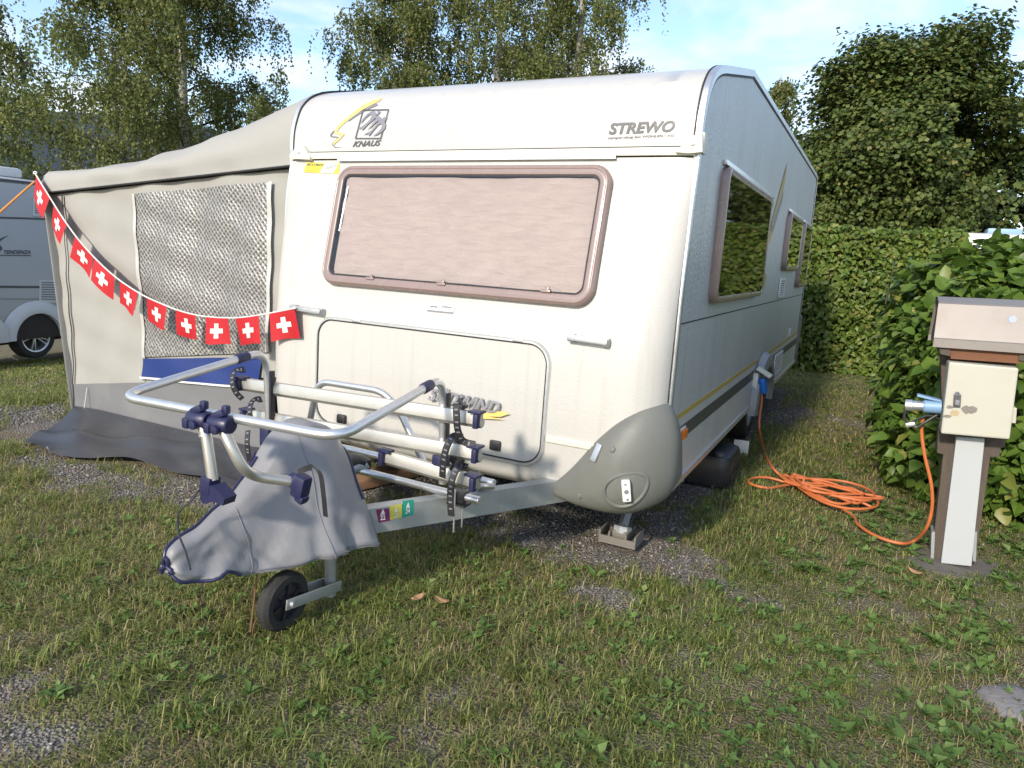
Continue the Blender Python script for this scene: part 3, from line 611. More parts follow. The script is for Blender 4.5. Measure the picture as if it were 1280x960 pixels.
MB().box((-0.16, WY, 0.66), (0.30, 0.86, 0.02)).box((-0.30, WY, 0.45), (0.02, 0.86, 0.44)).build('wheel_well', M['dark'], CV, sm=False)
# mains inlet with raised flap
mb = MB().box((0.020, 2.56, 0.575), (0.040, 0.13, 0.13), bev=0.008); INL = mb.build('mains_inlet', M['white'], CV)
R3 = Matrix.Rotation(math.radians(-38), 3, 'Y')
MB().box((0.075, 2.56, 0.650), (0.125, 0.14, 0.018), Matrix.Rotation(math.radians(28), 3, 'Y'), 0.005).build('inlet_flap', M['cream'], INL)
# rear lamp / bumper seen past the end of the side
MB().box((-0.02, 5.99, 0.62), (0.09, 0.16, 0.62), bev=0.03).build('rear_bumper', M['bump'], CV)
MB().tube(fillet([(-0.06, 5.86, 2.02), (-0.06, 6.02, 2.0), (-0.06, 6.02, 1.55), (-0.06, 5.92, 1.5)], 0.1), 0.022, 10).build('rear_grab_rail', M['white'], CV)

# ------- drawbar, jockey wheel, corner steady
def dpt(px, py, z): p = at(px, py, 2, z); return Vector(p)
ZD = 0.40; A0 = dpt(640, 607, ZD); A1 = dpt(462, 633, ZD); d = (A1-A0).normalized()
tip = Vector((-1.205, -1.55, 0.385))
ST0 = A0-d*0.5; ST1 = A1+d*0.02
mb = MB()
for s in (0, 1):
    f_ = (lambda p: p) if s == 0 else (lambda p: Vector((-2.41-p.x, p.y, p.z)))
    path = [f_(ST0-d*0.6), f_(ST0), f_(A1), f_(Vector((tip.x+0.05, tip.y, 0.435)))]
    mb.sweep(path, [(-0.03, -0.11), (-0.03, 0.0), (0.03, 0.0), (0.03, -0.11)], (0, 0, 1))
mb.box((tip.x, tip.y+0.22, 0.35), (0.15, 0.3, 0.09), bev=0.01)
DB = mb.build('drawbar', M['galv'], CV, sm=False)
MB().lathe((tip.x, tip.y, 0.40), (0, -1, 0), [(0, -0.1), (0.05, -0.1), (0.05, 0.02), (0.035, 0.05), (0.042, 0.08), (0.04, 0.15), (0.0, 0.17)], 18).build('coupling', M['galv'], CV)
side_n = Vector((d.y, -d.x, 0)).normalized()
if side_n.dot(Vector(CAM)-A0) < 0: side_n = -side_n
def DH(px, py, off=0.0):
    q0 = A0+side_n*0.03; r_ = Vector(ray(px, py)); c_ = Vector(CAM); t = (q0-c_).dot(side_n)/r_.dot(side_n); return np.array(c_+r_*t+side_n*off)
zz = lambda pts: [(460+x/12.8, 610+y/12.8) for x, y in pts]
for pts, c, tx, tq in (([(125, 345), (330, 320), (350, 520), (170, 555)], (0.15, 0.02, 0.10), '22', [(195, 510), (275, 500), (270, 425), (190, 435)]),
                       ([(345, 285), (540, 250), (540, 470), (350, 508)], (0.55, 0.50, 0.08), '23', [(415, 470), (475, 460), (470, 385), (415, 390)]),
                       ([(555, 205), (728, 180), (722, 425), (535, 480)], (0.02, 0.30, 0.22), '24', [(590, 410), (668, 395), (668, 320), (600, 325)])):
    s_ = decal('year_sticker', zz(pts), mat('sticker_'+tx, c, 0.4), DB, 0.002, surf=DH)
    lettering('sticker_lettering', tx, zz(tq), M['white'], s_, 0.004, surf=DH, bold=0.03)
    q = [np.array(tq[3])+(0, -10), np.array(tq[2])+(0, -10), (np.array(tq[3])+np.array(tq[2]))/2+(5, -105)]
    decal('sticker_emblem', zz([tuple(a) for a in q]), M['white'], s_, 0.004, surf=DH)
JX = -1.05
JW = MB().tube([(JX, -1.235, 0.04), (JX, -1.235, 0.52)], 0.024, 12).lathe((JX, -1.235, 0.30), (0, 0, 1), [(0.024, 0), (0.032, 0), (0.032, 0.2), (0.024, 0.2)], 14).build('jockey_wheel_tube', M['galv'], CV)
c = Vector((JX-0.02, -1.475, 0.115))
mb = MB().lathe(c, (1, 0, 0), [(0.078, -0.030), (0.102, -0.030), (0.115, -0.016), (0.115, 0.016), (0.102, 0.030), (0.078, 0.030), (0.072, 0.018)], 36)
mb.build('jockey_wheel_tyre', M['tyre'], JW)
mb = MB().lathe(c, (1, 0, 0), [(0.0, 0.03), (0.022, 0.03), (0.026, 0.012), (0.070, 0.006), (0.078, 0.022)], 30)
for k in range(6):
    a = k*math.pi/3+0.3; dd = Vector((0, math.cos(a), math.sin(a))); R3 = Matrix((dd, Vector((1, 0, 0)).cross(dd), Vector((1, 0, 0)))).transposed(); mb.box(c+dd*0.047+Vector((0.010, 0, 0)), (0.055, 0.010, 0.022), R3)
mb.build('jockey_wheel_hub', M['black'], JW)
for sx in (-0.042, 0.042):
    a = Vector((JX-0.02+sx, -1.475, 0.115)); b = Vector((JX-0.0+sx*0.8, -1.235, 0.085)); dd = (b-a).normalized(); R3 = Matrix((dd, Vector((1, 0, 0)), dd.cross(Vector((1, 0, 0))))).transposed()
    MB().box((a+b)/2, ((b-a).length+0.05, 0.007, 0.042), R3, 0.003).lathe(a+Vector((0.004 if sx > 0 else -0.004, 0, 0)), (1 if sx > 0 else -1, 0, 0), [(0, 0.014), (0.012, 0.014), (0.013, 0.0)], 12).build('jockey_wheel_fork', M['galv'], JW)
LEG = MB().tube([(-0.30, 0.62, 0.33), (-0.24, 0.10, 0.09)], 0.026, 4).tube([(-0.24, 0.10, 0.09), (-0.24, 0.09, 0.055)], 0.05, 8).build('corner_steady', M['galv'], CV, sm=False)
mb = MB().box((-0.24, 0.09, 0.016), (0.20, 0.155, 0.014), bev=0.004)
for x in (-0.335, -0.285, -0.195, -0.145): mb.box((x, 0.09, 0.05), (0.008, 0.15, 0.055), bev=0.002)
mb.box((-0.24, 0.02, 0.035), (0.19, 0.008, 0.03)); mb.box((-0.24, 0.10, 0.055), (0.085, 0.10, 0.045), bev=0.01)
mb.build('steady_foot', mat('weathered_grey_plastic', (0.17, 0.155, 0.135), 0.7, var=0.2, vs=20), LEG)
# ================================================================= bicycle rack on the drawbar
RK = thing('bicycle_rack', 'folded aluminium bicycle rack with three channels clamped to the caravan drawbar', 'bicycle rack', (-1.2, -0.95, 0.45))
A_ = lambda px, py, ax, v: Vector(at(px, py, ax, v))
hb, hf = 0.955, 0.875
fl = Vector((-1.60, -1.74, hf)); frp = Vector((-0.63, -1.68, hf)); bl = Vector((-1.66, -0.99, hb+0.01)); br = Vector((-0.735, -0.935, hb))
hoop = [Vector((bl.x, bl.y+0.02, 0.50)), bl, fl, frp, br, Vector((br.x+0.005, br.y+0.02, 0.50))]
hp = fillet(hoop, 0.10, 8)
HP = MB().tube(hp, 0.0168, 14).build('hoop_tube', M['alu'], RK)
def sleeve(a, b, t, r=0.0215, l=0.035, nm='joint_sleeve', par=None, m=None):
    a, b = Vector(a), Vector(b); c = a.lerp(b, t); d = (b-a).normalized()
    return MB().tube([c-d*l, c-d*l*0.8, c+d*l*0.8, c+d*l], [r*0.94, r, r, r*0.94], 14).build(nm, m or M['navy'], par or HP)
sleeve(bl, fl, 0.20); sleeve(br, frp, 0.20)
# three wheel channels
def channel(aL, aR, y, hgt=0.062, dep=0.05):
    L = A_(aL[0], aL[1], 1, y); R = A_(aR[0], aR[1], 1, y)
    a, d = hgt/2, dep
    sec = [(0.0, -a), (-0.012, -a*0.96), (-0.022, -a*0.72), (-0.026, -a*0.3), (-0.020, 0.0), (-0.012, a*0.3), (-0.012, a*0.75), (-0.018, a*0.80), (-0.018, a), (0.004, a), (0.012, a*0.3), (0.014, -a*0.5)]
    o = MB().sweep([L, R], [(s*1.0, t) for s, t in sec], (0, 0, 1)).build('wheel_channel', M['alub'], RK, ang=22)
    u = (R-L).normalized(); R3 = Matrix((u, Vector((0, 0, 1)).cross(u), Vector((0, 0, 1)))).transposed()
    for q, s in ((R, -1), (L, 1)):
        cp = MB(); cp.box(q+u*s*0.012+Vector((0, -0.012, 0.0)), (0.022, 0.046, hgt*0.95), R3, 0.006); cp.box(q+u*s*0.02+Vector((0, -0.005, hgt/2+0.004)), (0.06, 0.05, 0.010), R3, 0.003)
        cp.build('channel_end_cap', M['navy'], o)
    return L, R, o
L1, R1, CH1 = channel((300, 480), (602, 526), -0.96)
L2, R2, CH2 = channel((306, 519), (600, 569), -0.955)
_, R2b, _ = None, None, None
L3, R3_, CH3 = channel((478, 571), (597, 605), -0.95)
# ratchet straps: ribbons with slots
def strap(path, wd=0.030, par=None, slots=True):
    pts = [Vector(p) for p in catmull(path, 7)]; k = len(pts); mb = MB(); row = []
    for i in range(k):
        t = (pts[min(i+1, k-1)]-pts[max(i-1, 0)]).normalized(); s = t.cross(Vector((0, -1, 0.15))); s = s.normalized() if s.length > 0.1 else Vector((1, 0, 0))
        n = s.cross(t); row.append((pts[i], s, n))
    P = [[p+s*wd/2+n*0.002, p+s*wd/2-n*0.002, p-s*wd/2-n*0.002, p-s*wd/2+n*0.002] for p, s, n in row]
    mb.loops(P, True, True); o = mb.build('ratchet_strap', M['black'], par, ang=60)
    if slots:
        q = MB()
        L_ = [0]
        for i in range(1, k): L_.append(L_[-1]+(pts[i]-pts[i-1]).length)
        s_ = 0.02
        while s_ < L_[-1]-0.015:
            i = max(j for j in range(k) if L_[j] <= s_); p, s, n = row[i]; t = n.cross(s); R3m = Matrix((s, t, n)).transposed()
            q.box(p, (wd*0.5, 0.0065, 0.0046), R3m); s_ += 0.024
        q.build('strap_slots', M['ink2'], o, sm=False, kind='stuff')
    return o
yS = -1.005
def SP(pts, dy=0.0): return [A_(x, y, 1, yS+dy+oy) for x, y, oy in pts]
strap(SP([(578, 502, 0.06), (571, 504, 0.0), (571, 525, -0.012), (573, 540, 0.0), (580, 552, 0.02), (594, 556, 0.03)]), par=CH1)
strap(SP([(577, 546, 0.06), (566, 546, 0.01), (558, 560, -0.012), (554, 580, -0.012), (553, 597, 0.0)]), par=CH2)
strap(SP([(584, 583, 0.06), (573, 584, 0.01), (565, 600, -0.012), (563, 620, -0.012), (564, 645, -0.005)]), par=CH3)
strap(SP([(306, 462, 0.07), (294, 464, 0.02), (290, 476, -0.01), (294, 489, -0.01), (303, 499, 0.01)]), par=CH1)
strap(SP([(327, 499, 0.07), (316, 501, 0.02), (312, 513, -0.01), (315, 526, -0.01), (322, 531, 0.0)]), par=CH2)
strap(SP([(310, 538, 0.02), (309, 555, 0.0), (312, 577, 0.01)]), par=CH2)
for L_, R_, c_ in ((L1, R1, CH1), (L2, R2, CH2), (L3, R3_, CH3)):   # ratchet buckles behind the straps
    u = (R_-L_).normalized(); q = R_-u*0.115
    MB().box(q+Vector((0, 0.028, 0.04)), (0.052, 0.035, 0.016), None, 0.004).build('ratchet_buckle', M['black'], c_)
# second, smaller hoop behind the channels and the cross bars on the drawbar
ih = [A_(380, 560, 1, -0.72), A_(398, 480, 1, -0.72), A_(478, 489, 1, -0.72), A_(498, 510, 1, -0.72), A_(535, 590, 1, -0.72)]
ih[1].z += 0.015
MB().tube(fillet(ih, 0.07, 7), 0.0165, 12).build('support_hoop', M['alu'], RK)
B1 = A_(600, 626, 2, 0.430); B0 = A_(425, 582, 2, 0.430); ux = (B1-B0).normalized(); BL = B1-ux*1.25
BAR = MB().tube([BL, B1], 0.0175, 14).build('cross_bar', M['alu'], RK)
C1 = A_(618, 604, 2, 0.430); CL = C1-ux*1.2
BAR2 = MB().tube([CL, C1], 0.0175, 14).build('cross_bar', M['alu'], RK)
MB().tube(fillet([C1-ux*0.10+Vector((0, -0.02, -0.004)), C1-ux*0.05+Vector((0.0, -0.06, -0.01)), C1+Vector((0.02, -0.035, 0.0))], 0.04), 0.014, 12).build('bar_end_tube', M['alub'], RK)
for bar, e0 in ((BAR, B1), (BAR2, C1)):
    for t in (0.105, 0.98):
        c = e0-ux*t; mb = MB().box(c, (0.075, 0.048, 0.050), None, 0.008).box(c+Vector((0, 0, -0.035)), (0.09, 0.06, 0.008)); mb.build('bar_clamp', M['black'], bar)
        for s in (-1, 1): MB().tube([c+Vector((0, 0.034*s, 0.035)), c+Vector((0, 0.034*s, -0.155))], 0.004, 8).build('u_bolt', M['alu'], bar)
# clamps joining hoop legs to the bars
for p, q in ((Vector((br.x, br.y+0.02, 0.52)), B1-ux*0.2), (Vector((bl.x, bl.y+0.02, 0.50)), BL)):
    MB().box(p+Vector((0, -0.01, 0.06)), (0.06, 0.06, 0.10), None, 0.012).build('hoop_bracket', M['navy'], RK)
    MB().box(p+Vector((0.018, -0.004, 0.24)), (0.012, 0.030, 0.26), None, 0.004).build('hoop_slide', M['black'], RK)
MB().box(A_(562, 568, 1, -0.95), (0.09, 0.03, 0.03), Matrix.Rotation(math.radians(38), 3, 'Y'), 0.008).box(A_(572, 580, 1, -0.95), (0.08, 0.03, 0.026), Matrix.Rotation(math.radians(-52), 3, 'Y'), 0.008).build('folding_lever', M['black'], RK)
MB().box(A_(449, 579, 1, -0.80), (0.11, 0.06, 0.075), Matrix.Rotation(math.radians(10), 3, 'Y'), 0.02).build('bar_socket', M['black'], RK)
MB().tube([A_(435, 592, 1, -0.86), A_(460, 580, 1, -0.80)], 0.02, 10).build('bar_tube', M['galv'], RK)
# two frame-holder arms hanging from the hoop
def clampknob(c, d, nm, par):
    c = Vector(c); d = Vector(d).normalized(); mb = MB()
    mb.tube([c-d*0.042, c-d*0.036, c+d*0.036, c+d*0.042], [0.026, 0.031, 0.031, 0.026], 14)
    mb.box(c+Vector((0.0, -0.006, 0.034)), (0.055, 0.030, 0.026), Matrix.Rotation(math.radians(-25), 3, 'Y'), 0.009)
    mb.box(c+Vector((0.022, 0, 0.052)), (0.024, 0.022, 0.03), None, 0.007); mb.box(c+Vector((-0.036, -0.02, -0.014)), (0.028, 0.030, 0.038), None, 0.008)
    mb.lathe(c+Vector((0.01, -0.030, -0.012)), (0, -1, 0), [(0.016, 0), (0.015, 0.012), (0, 0.014)], 12)
    return mb.build(nm, M['navy'], par)
dh = frp-fl
ARM = MB().tube([A_(252, 530, 1, -1.75), A_(258, 545, 1, -1.75), A_(266, 600, 1, -1.75)], [0.0185]*3, 14).build('holder_arm', M['alub'], RK)
MB().tube([A_(256, 541, 1, -1.75), A_(257, 545, 1, -1.75)], 0.0215, 14).build('arm_collar', M['alu'], ARM)
clampknob(A_(250, 524, 1, -1.745), dh, 'hoop_clamp', ARM)
c = A_(265, 608, 1, -1.75)
mb = MB().box(c+Vector((-0.008, 0, 0.006)), (0.046, 0.05, 0.06), Matrix.Rotation(math.radians(6), 3, 'Y'), 0.008)
mb.prism([c+Vector((-0.03, -0.022, 0.0)), c+Vector((0.03, -0.022, 0.015)), c+Vector((0.085, -0.022, -0.02)), c+Vector((0.075, -0.022, -0.045)), c+Vector((0.03, -0.022, -0.042)), c+Vector((-0.02, -0.022, -0.06)), c+Vector((-0.032, -0.022, -0.045))], (0, 0.05, 0))
mb.build('frame_jaw', M['navy'], ARM)
MB().tube(catmull([c+Vector((-0.035, -0.01, 0)), A_(240, 625, 1, -1.80), A_(224, 640, 1, -1.83), A_(223, 665, 1, -1.87), A_(232, 690, 1, -1.90), A_(238, 712, 1, -1.92)], 8), 0.0035, 7).build('cable_tie', M['black'], ARM)
pts = [A_(277, 533, 1, -1.74), A_(290, 560, 1, -1.74), A_(303, 586, 1, -1.72), A_(320, 596, 1, -1.66), A_(366, 602, 1, -1.56)]
ARM = MB().tube(fillet(pts, 0.05, 6), 0.0185, 14).build('holder_arm', M['alub'], RK)
clampknob(A_(277, 530, 1, -1.735), dh, 'hoop_clamp', ARM)
c = A_(372, 602, 1, -1.55)
mb = MB().tube([c+Vector((-0.03, 0, 0.002)), c+Vector((0.02, 0, -0.004))], [0.027, 0.030], 14).box(c+Vector((0.026, -0.01, -0.008)), (0.055, 0.05, 0.085), Matrix.Rotation(math.radians(14), 3, 'Y'), 0.014).box(c+Vector((0.03, -0.012, -0.050)), (0.04, 0.04, 0.03), Matrix.Rotation(math.radians(25), 3, 'Y'), 0.010)
mb.build('frame_jaw', M['navy'], ARM)
MB().grid([[p+Vector((0, 0, 0.011)), p-Vector((0, 0, 0.011))] if i < 5 else [p+Vector((0.011, 0, 0)), p-Vector((0.011, 0, 0))] for i, p in enumerate([Vector(q) for q in catmull([A_(372, 590, 1, -1.57), A_(390, 584, 1, -1.58), A_(400, 592, 1, -1.585), A_(404, 615, 1, -1.58), A_(407, 646, 1, -1.57)], 4)])]).build('rubber_strap', M['black'], ARM)

# ================================================================= hitch cover
HC = thing('hitch_cover', 'grey fabric weather cover with navy piping pulled over the drawbar coupling', 'cover', (-1.2, -1.4, 0.2))
mcov = mat('grey_coated_fabric', (0.225, 0.225, 0.235), 0.48, var=0.07, vs=5, bump=0.25, bs=22, dirt=(0.15, 0.145, 0.14), dirt_amt=0.4, dirt_scale=5)
# (y, ridge z, half width at hem, hem z, half width of ridge)
SEC = [(-1.862, 0.400, 0.028, 0.345, 0.012), (-1.845, 0.428, 0.062, 0.315, 0.028), (-1.78, 0.448, 0.080, 0.308, 0.036), (-1.71, 0.470, 0.092, 0.318, 0.042), (-1.64, 0.500, 0.125, 0.285, 0.046), (-1.58, 0.532, 0.160, 0.272, 0.05), (-1.50, 0.588, 0.205, 0.275, 0.05),
       (-1.42, 0.668, 0.245, 0.285, 0.055), (-1.35, 0.728, 0.275, 0.290, 0.062), (-1.27, 0.760, 0.300, 0.288, 0.075), (-1.19, 0.748, 0.318, 0.282, 0.08), (-1.12, 0.700, 0.328, 0.280, 0.08), (-1.06, 0.610, 0.332, 0.278, 0.08)]
SEC = [tuple(p) for p in catmull(SEC, 4)]
PP = []
for (y, zr_, w_, zh, wr) in SEC:
    row = []
    for j in range(41):
        t = (j/40-0.5)*2; s = abs(t); sg = 1 if t >= 0 else -1
        a = min(1, s/0.22); q = max(0, (s-0.22)/0.78)
        x = sg*(wr*math.sin(a*math.pi/2)+(w_-wr)*(q**1.25 if y < -1.7 else q**0.78))
        z = zr_-(1-math.cos(a*math.pi/2))*0.02-(zr_-0.02-zh)*(q**0.92)
        f = 0.012*math.sin(y*31+q*3.0+sg)*q+0.010*math.sin(y*17-q*7.0)*q+0.005*math.sin(y*63+q*11)*q
        f += 0.030*(1-0.55*q)*(0.5-abs(math.sin(y*8.0+q*2.2+0.7*math.sin(q*5))))*q*(1 if sg > 0 else 0.3)+0.013*(0.5-abs(math.sin(y*19-q*4.5)))*q
        yy = y-0.10*q*float(smooth((y+1.5)/0.4))+0.020*math.sin(q*6.0+y*9)*min(1, q*2)*(0.4 if y > -1.85 else 0.1)
        row.append(Vector((-1.205+x+sg*f, yy, z+0.004*math.sin(y*44+sg))))
    PP.append(row)
dim = lambda o: o
mb = MB().grid(PP); mb.v += []
HCB = mb.build('fabric_body', mcov, HC, ang=80)
for i_ in (18, 33): MB().tube([PP[i_][j]+Vector((0.003, 0, 0.001)) for j in range(22, 41)], 0.0016, 5).build('seam', M['ink2'], HC)
MB().tube([PP[i][40]+Vector((0.001, 0, 0.012)) for i in range(14, len(PP))], 0.0014, 5).build('hem_stitching', M['ink2'], HC)
sol = HCB.modifiers.new('thickness', 'SOLIDIFY'); sol.thickness = 0.003
MB().loops([[PP[0][j] for j in range(41)], [PP[0][20]*0.5+PP[0][0]*0.25+PP[0][40]*0.25 for j in range(41)]]).build('nose_panel', mcov, HC)
MB().tube([PP[0][j]+Vector((0, -0.003, 0)) for j in range(0, 41, 2)]+[PP[0][40]+Vector((0, -0.002, -0.004))], 0.007, 8).build('piping', M['navy'], HC)
MB().tube([PP[i][18]+Vector((0.0, 0, 0.004)) for i in range(0, 28)], 0.0065, 8).build('piping', M['navy'], HC)
MB().tube([PP[i][40]+Vector((0.002, 0, -0.002)) for i in range(0, 16)], 0.006, 8).build('piping', M['navy'], HC)
k = len(PP)-1
MB().tube([PP[k-1][j]+Vector((0, 0.0, 0.004)) for j in range(8, 33)], 0.007, 8).build('piping', M['navy'], HC)
MB().tube([PP[30+int(q/3)][14-min(q, 6)]+Vector((-0.003, 0, 0.003)) for q in range(0, 30)], 0.006, 8).build('piping', M['navy'], HC)
MB().tube(catmull([A_(322, 712, 0, -1.10), A_(320, 730, 0, -1.10), A_(316, 765, 0, -1.10), A_(313, 790, 0, -1.10)], 5), 0.004, 6).tube([A_(330, 785, 0, -1.12)+Vector((0, math.cos(a)*0.055, math.sin(a)*0.055+0.01)) for a in np.linspace(0, 6.0, 26)], 0.0025, 6).build('breakaway_cable', M['rust'], CV)

# ================================================================= awning
AW = thing('awning', 'light grey fabric awning with silver foil window fixed to the side of the caravan', 'awning', (-3.6, 0.2, 0))
fab = mat('light_grey_awning_fabric', (0.33, 0.322, 0.295), 0.72, var=0.06, vs=2.5, bump=0.35, bs=9, dirt=(0.30, 0.285, 0.25), dirt_amt=0.3, dirt_scale=1.6)
fabd = mat('dark_grey_coated_fabric', (0.045, 0.047, 0.053), 0.36, var=0.12, vs=3, bump=0.3, bs=8, dirt=(0.13, 0.125, 0.115), dirt_amt=0.35, dirt_scale=3)
fabm = mat('mid_grey_coated_fabric', (0.17, 0.17, 0.175), 0.5, var=0.07, vs=3, bump=0.3, bs=8, dirt=(0.27, 0.25, 0.22), dirt_amt=0.3, dirt_scale=3)
fabb = mat('blue_awning_fabric', (0.012, 0.034, 0.17), 0.55, var=0.12, vs=4, bump=0.3, bs=10)
YW = -0.05
def WH(px, py, off=0.0): p = at(px, py, 1, YW); p[1] -= off; return p
def wrinkle(x, z, a=1.0): return a*(0.010*math.sin(x*7.3+z*2.1)+0.006*math.sin(x*17-z*6)+0.004*math.sin(z*23+x*5))
def wallgrid(name, quad, m, off, nu=30, nv=24, wa=1.0, parent=AW):
    """quad px: bl, br, tr, tl on the awning's front wall"""
    a, b, c, d = [np.array(WH(*q)) for q in quad]; P = []
    for v in np.linspace(0, 1, nv):
        row = []
        for u in np.linspace(0, 1, nu):
            p = a*(1-u)*(1-v)+b*u*(1-v)+c*u*v+d*(1-u)*v; row.append((p[0], p[1]-off-wrinkle(p[0], p[2], wa), p[2]))
        P.append(row)
    return MB().grid(P).build(name, m, parent, ang=80)
WALL = wallgrid('front_wall', [(89.5, 484), (368, 470), (369, 210), (61, 244)], fab, 0.0, 50, 36)
wallgrid('mud_wall', [(95, 524), (330, 560), (338, 474), (89, 480)], fabm, 0.012, 40, 10, 0.6)
fo, tf, bf = newmat('silver_bubble_foil'); Lf = tf.links
tcf = N(tf, 'ShaderNodeTexCoord'); mpf = N(tf, 'ShaderNodeMapping'); mpf.inputs['Scale'].default_value = (1, 0.0, 1.0); mpf.inputs['Rotation'].default_value = (0, math.radians(40), 0); Lf.new(tcf.outputs['Object'], mpf.inputs[0])
vf = N(tf, 'ShaderNodeTexVoronoi'); vf.inputs['Scale'].default_value = 38; vf.inputs['Randomness'].default_value = 0.22; Lf.new(mpf.outputs[0], vf.inputs['Vector'])
nf = N(tf, 'ShaderNodeTexNoise'); nf.inputs['Scale'].default_value = 5; nf.inputs['Detail'].default_value = 6; Lf.new(tcf.outputs['Object'], nf.inputs['Vector'])
rf = N(tf, 'ShaderNodeValToRGB'); rf.color_ramp.elements[0].color = (0.15, 0.145, 0.135, 1); rf.color_ramp.elements[1].color = (0.42, 0.41, 0.39, 1); rf.color_ramp.elements[0].position = 0.25; rf.color_ramp.elements[1].position = 0.62; Lf.new(vf.outputs['Distance'], rf.inputs[0])
Lf.new(rf.outputs[0], bf.inputs['Base Color']); bf.inputs['Metallic'].default_value = 0.35; bf.inputs['Roughness'].default_value = 0.42
ad = N(tf, 'ShaderNodeMath', operation='MULTIPLY_ADD'); ad.inputs[1].default_value = 2.0; Lf.new(nf.outputs['Fac'], ad.inputs[0]); Lf.new(vf.outputs['Distance'], ad.inputs[2])
bpf = N(tf, 'ShaderNodeBump'); bpf.inputs['Strength'].default_value = 0.5; bpf.inputs['Distance'].default_value = 0.02; Lf.new(ad.outputs[0], bpf.inputs['Height']); Lf.new(bpf.outputs[0], bf.inputs['Normal'])
FW = wallgrid('foil_window', [(183, 446), (337, 440), (338, 228), (170, 243)], fo, 0.018, 60, 60, 1.0)
clear = mat('clear_vinyl_edge', (0.50, 0.50, 0.47), 0.2, var=0.15, vs=20, coat=0.5)
wallgrid('vinyl_edge', [(337, 440), (341, 439), (343, 227), (338, 228)], clear, 0.025, 4, 30, 1.0, FW)
wallgrid('vinyl_edge', [(180, 447), (184, 447), (173, 243), (169, 243)], clear, 0.025, 4, 30, 1.0, FW)
wallgrid('blue_panel', [(179, 471), (325, 485), (333, 446), (181, 448)], fabb, 0.020, 24, 8, 0.8)
wallgrid('white_welt', [(179, 472.5), (325, 486.5), (325, 484), (179, 470)], M['white'], 0.032, 24, 3, 0.8)
wallgrid('piping', [(94.4, 520), (95.8, 520), (81.4, 244), (79.8, 244)], M['seal'], 0.016, 3, 30, 1.0)
wallgrid('zip_line', [(180.6, 476), (182.2, 476), (171.2, 245), (169.8, 245)], fabm, 0.016, 3, 30, 1.0)
# roof: ruled between the caravan's awning rail and the outer eave
inner = [(-0.075, 1.885)]+[(float(a), float(c)) for a, b, c in DP if c > 1.93]+[(3.0, 2.555), (4.9, 2.555)]
inner = [(y+0.0, z+0.012) for y, z in inner]
def resample(p, n):
    p = np.array(p); s = np.concatenate([[0], np.cumsum(np.linalg.norm(np.diff(p, axis=0), axis=1))]); s = s/s[-1]
    # denser near the front
    q = np.linspace(0, 1, n)**1.6; return [(np.interp(a, s, p[:, 0]), np.interp(a, s, p[:, 1])) for a in q]
inn = resample(inner, 40)
outer_ = resample([(-0.085, 1.705), (-0.085, 1.76), (-0.075, 1.83), (-0.03, 1.875), (0.10, 1.90), (0.6, 1.92), (2.0, 1.94), (4.9, 1.94)], 40)
PP = []
for (yi, zi), (yo, zo) in zip(inn, outer_):
    row = []
    for t in np.linspace(0, 1, 40):
        x = (XL-0.004)*(1-t)+(-4.93)*t; y = yi*(1-t)+yo*t; z = zi*(1-t)+zo*t
        w_ = smooth((zi-1.88)/0.35)
        z -= float(w_)*0.075*4*t*(1-t)
        f = math.sin(t*math.pi)*float(smooth((zi-1.90)/0.12))
        z += f*0.006*math.sin(x*13+y*4); y -= f*(0.010*math.sin(x*9+z*11)+0.006*math.sin(x*23))
        row.append((x, y-0.02*f, z))
    PP.append(row)
RF = MB().grid(PP).build('awning_roof', fab, AW, ang=80)
MB().tube([Vector(p)+Vector((0, -0.004, 0.004)) for p in PP[0]], 0.0075, 8).build('hem_shadow_line', M['seal'], RF)  # shadow line below the roof's front hem, drawn as a black tube
MB().grid([[(-4.93, y, z) for y, z in outer_], [(-4.72, y, 0.02) for y, z in outer_]]).build('outer_wall', fab, AW)
# ground flap
back = [onground(95, 523)+V(0, 0, 0.01)]+[V(x, YW-0.03, 0.02) for x in np.linspace(-4.4, -2.30, 14)]
fpx = [(28, 556), (70, 572), (110, 576), (160, 579), (200, 588), (240, 600), (270, 607), (310, 618), (345, 628), (380, 640)]
fr_ = [onground(*p)+V(0, 0, 0.014) for p in fpx]
fr_ = [p for p in resample3(fr_, 15)] if False else fr_
tt = np.linspace(0, 1, 44)
def along(P, t):
    P = np.array(P); s = np.concatenate([[0], np.cumsum(np.linalg.norm(np.diff(P, axis=0), axis=1))]); s /= s[-1]
    return np.array([np.interp(t, s, P[:, k]) for k in range(3)])
PP = []
for v in np.linspace(0, 1, 26):
    row = []
    for t in tt:
        p = along(back, t)*(1-v)+along(fr_, t)*v
        p[2] += 0.032*math.sin(math.pi*v)*max(0, math.sin(p[0]*2.6+v*7.5+1))**2+0.020*math.sin(math.pi*v)*(0.6-abs(math.sin(p[0]*3.3-v*4.2)))+0.014*math.sin(math.pi*v)*(1+math.sin(p[0]*11-v*8))+0.09*(1-v)**3+0.014*v**6*(1+math.sin(p[0]*9))
        row.append(p)
    PP.append(row)
MB().grid(PP).build('ground_flap', fabd, AW, ang=80)
for px, py in ((65, 567), (210, 545), (88, 528)): 
    p = onground(px, py); MB().tube(fillet([p+V(0, 0, -0.02), p+V(-0.01, -0.02, 0.05), p+V(0.02, -0.04, 0.05)], 0.01, 3), 0.004, 6).build('peg', M['alu'], AW)
for px, py in ((146, 580), (505, 700)):
    pass
MB().tube([WH(112, 484, 0.02), WH(113, 522, 0.06)], 0.003, 6).build('tension_cord', M['white'], AW)
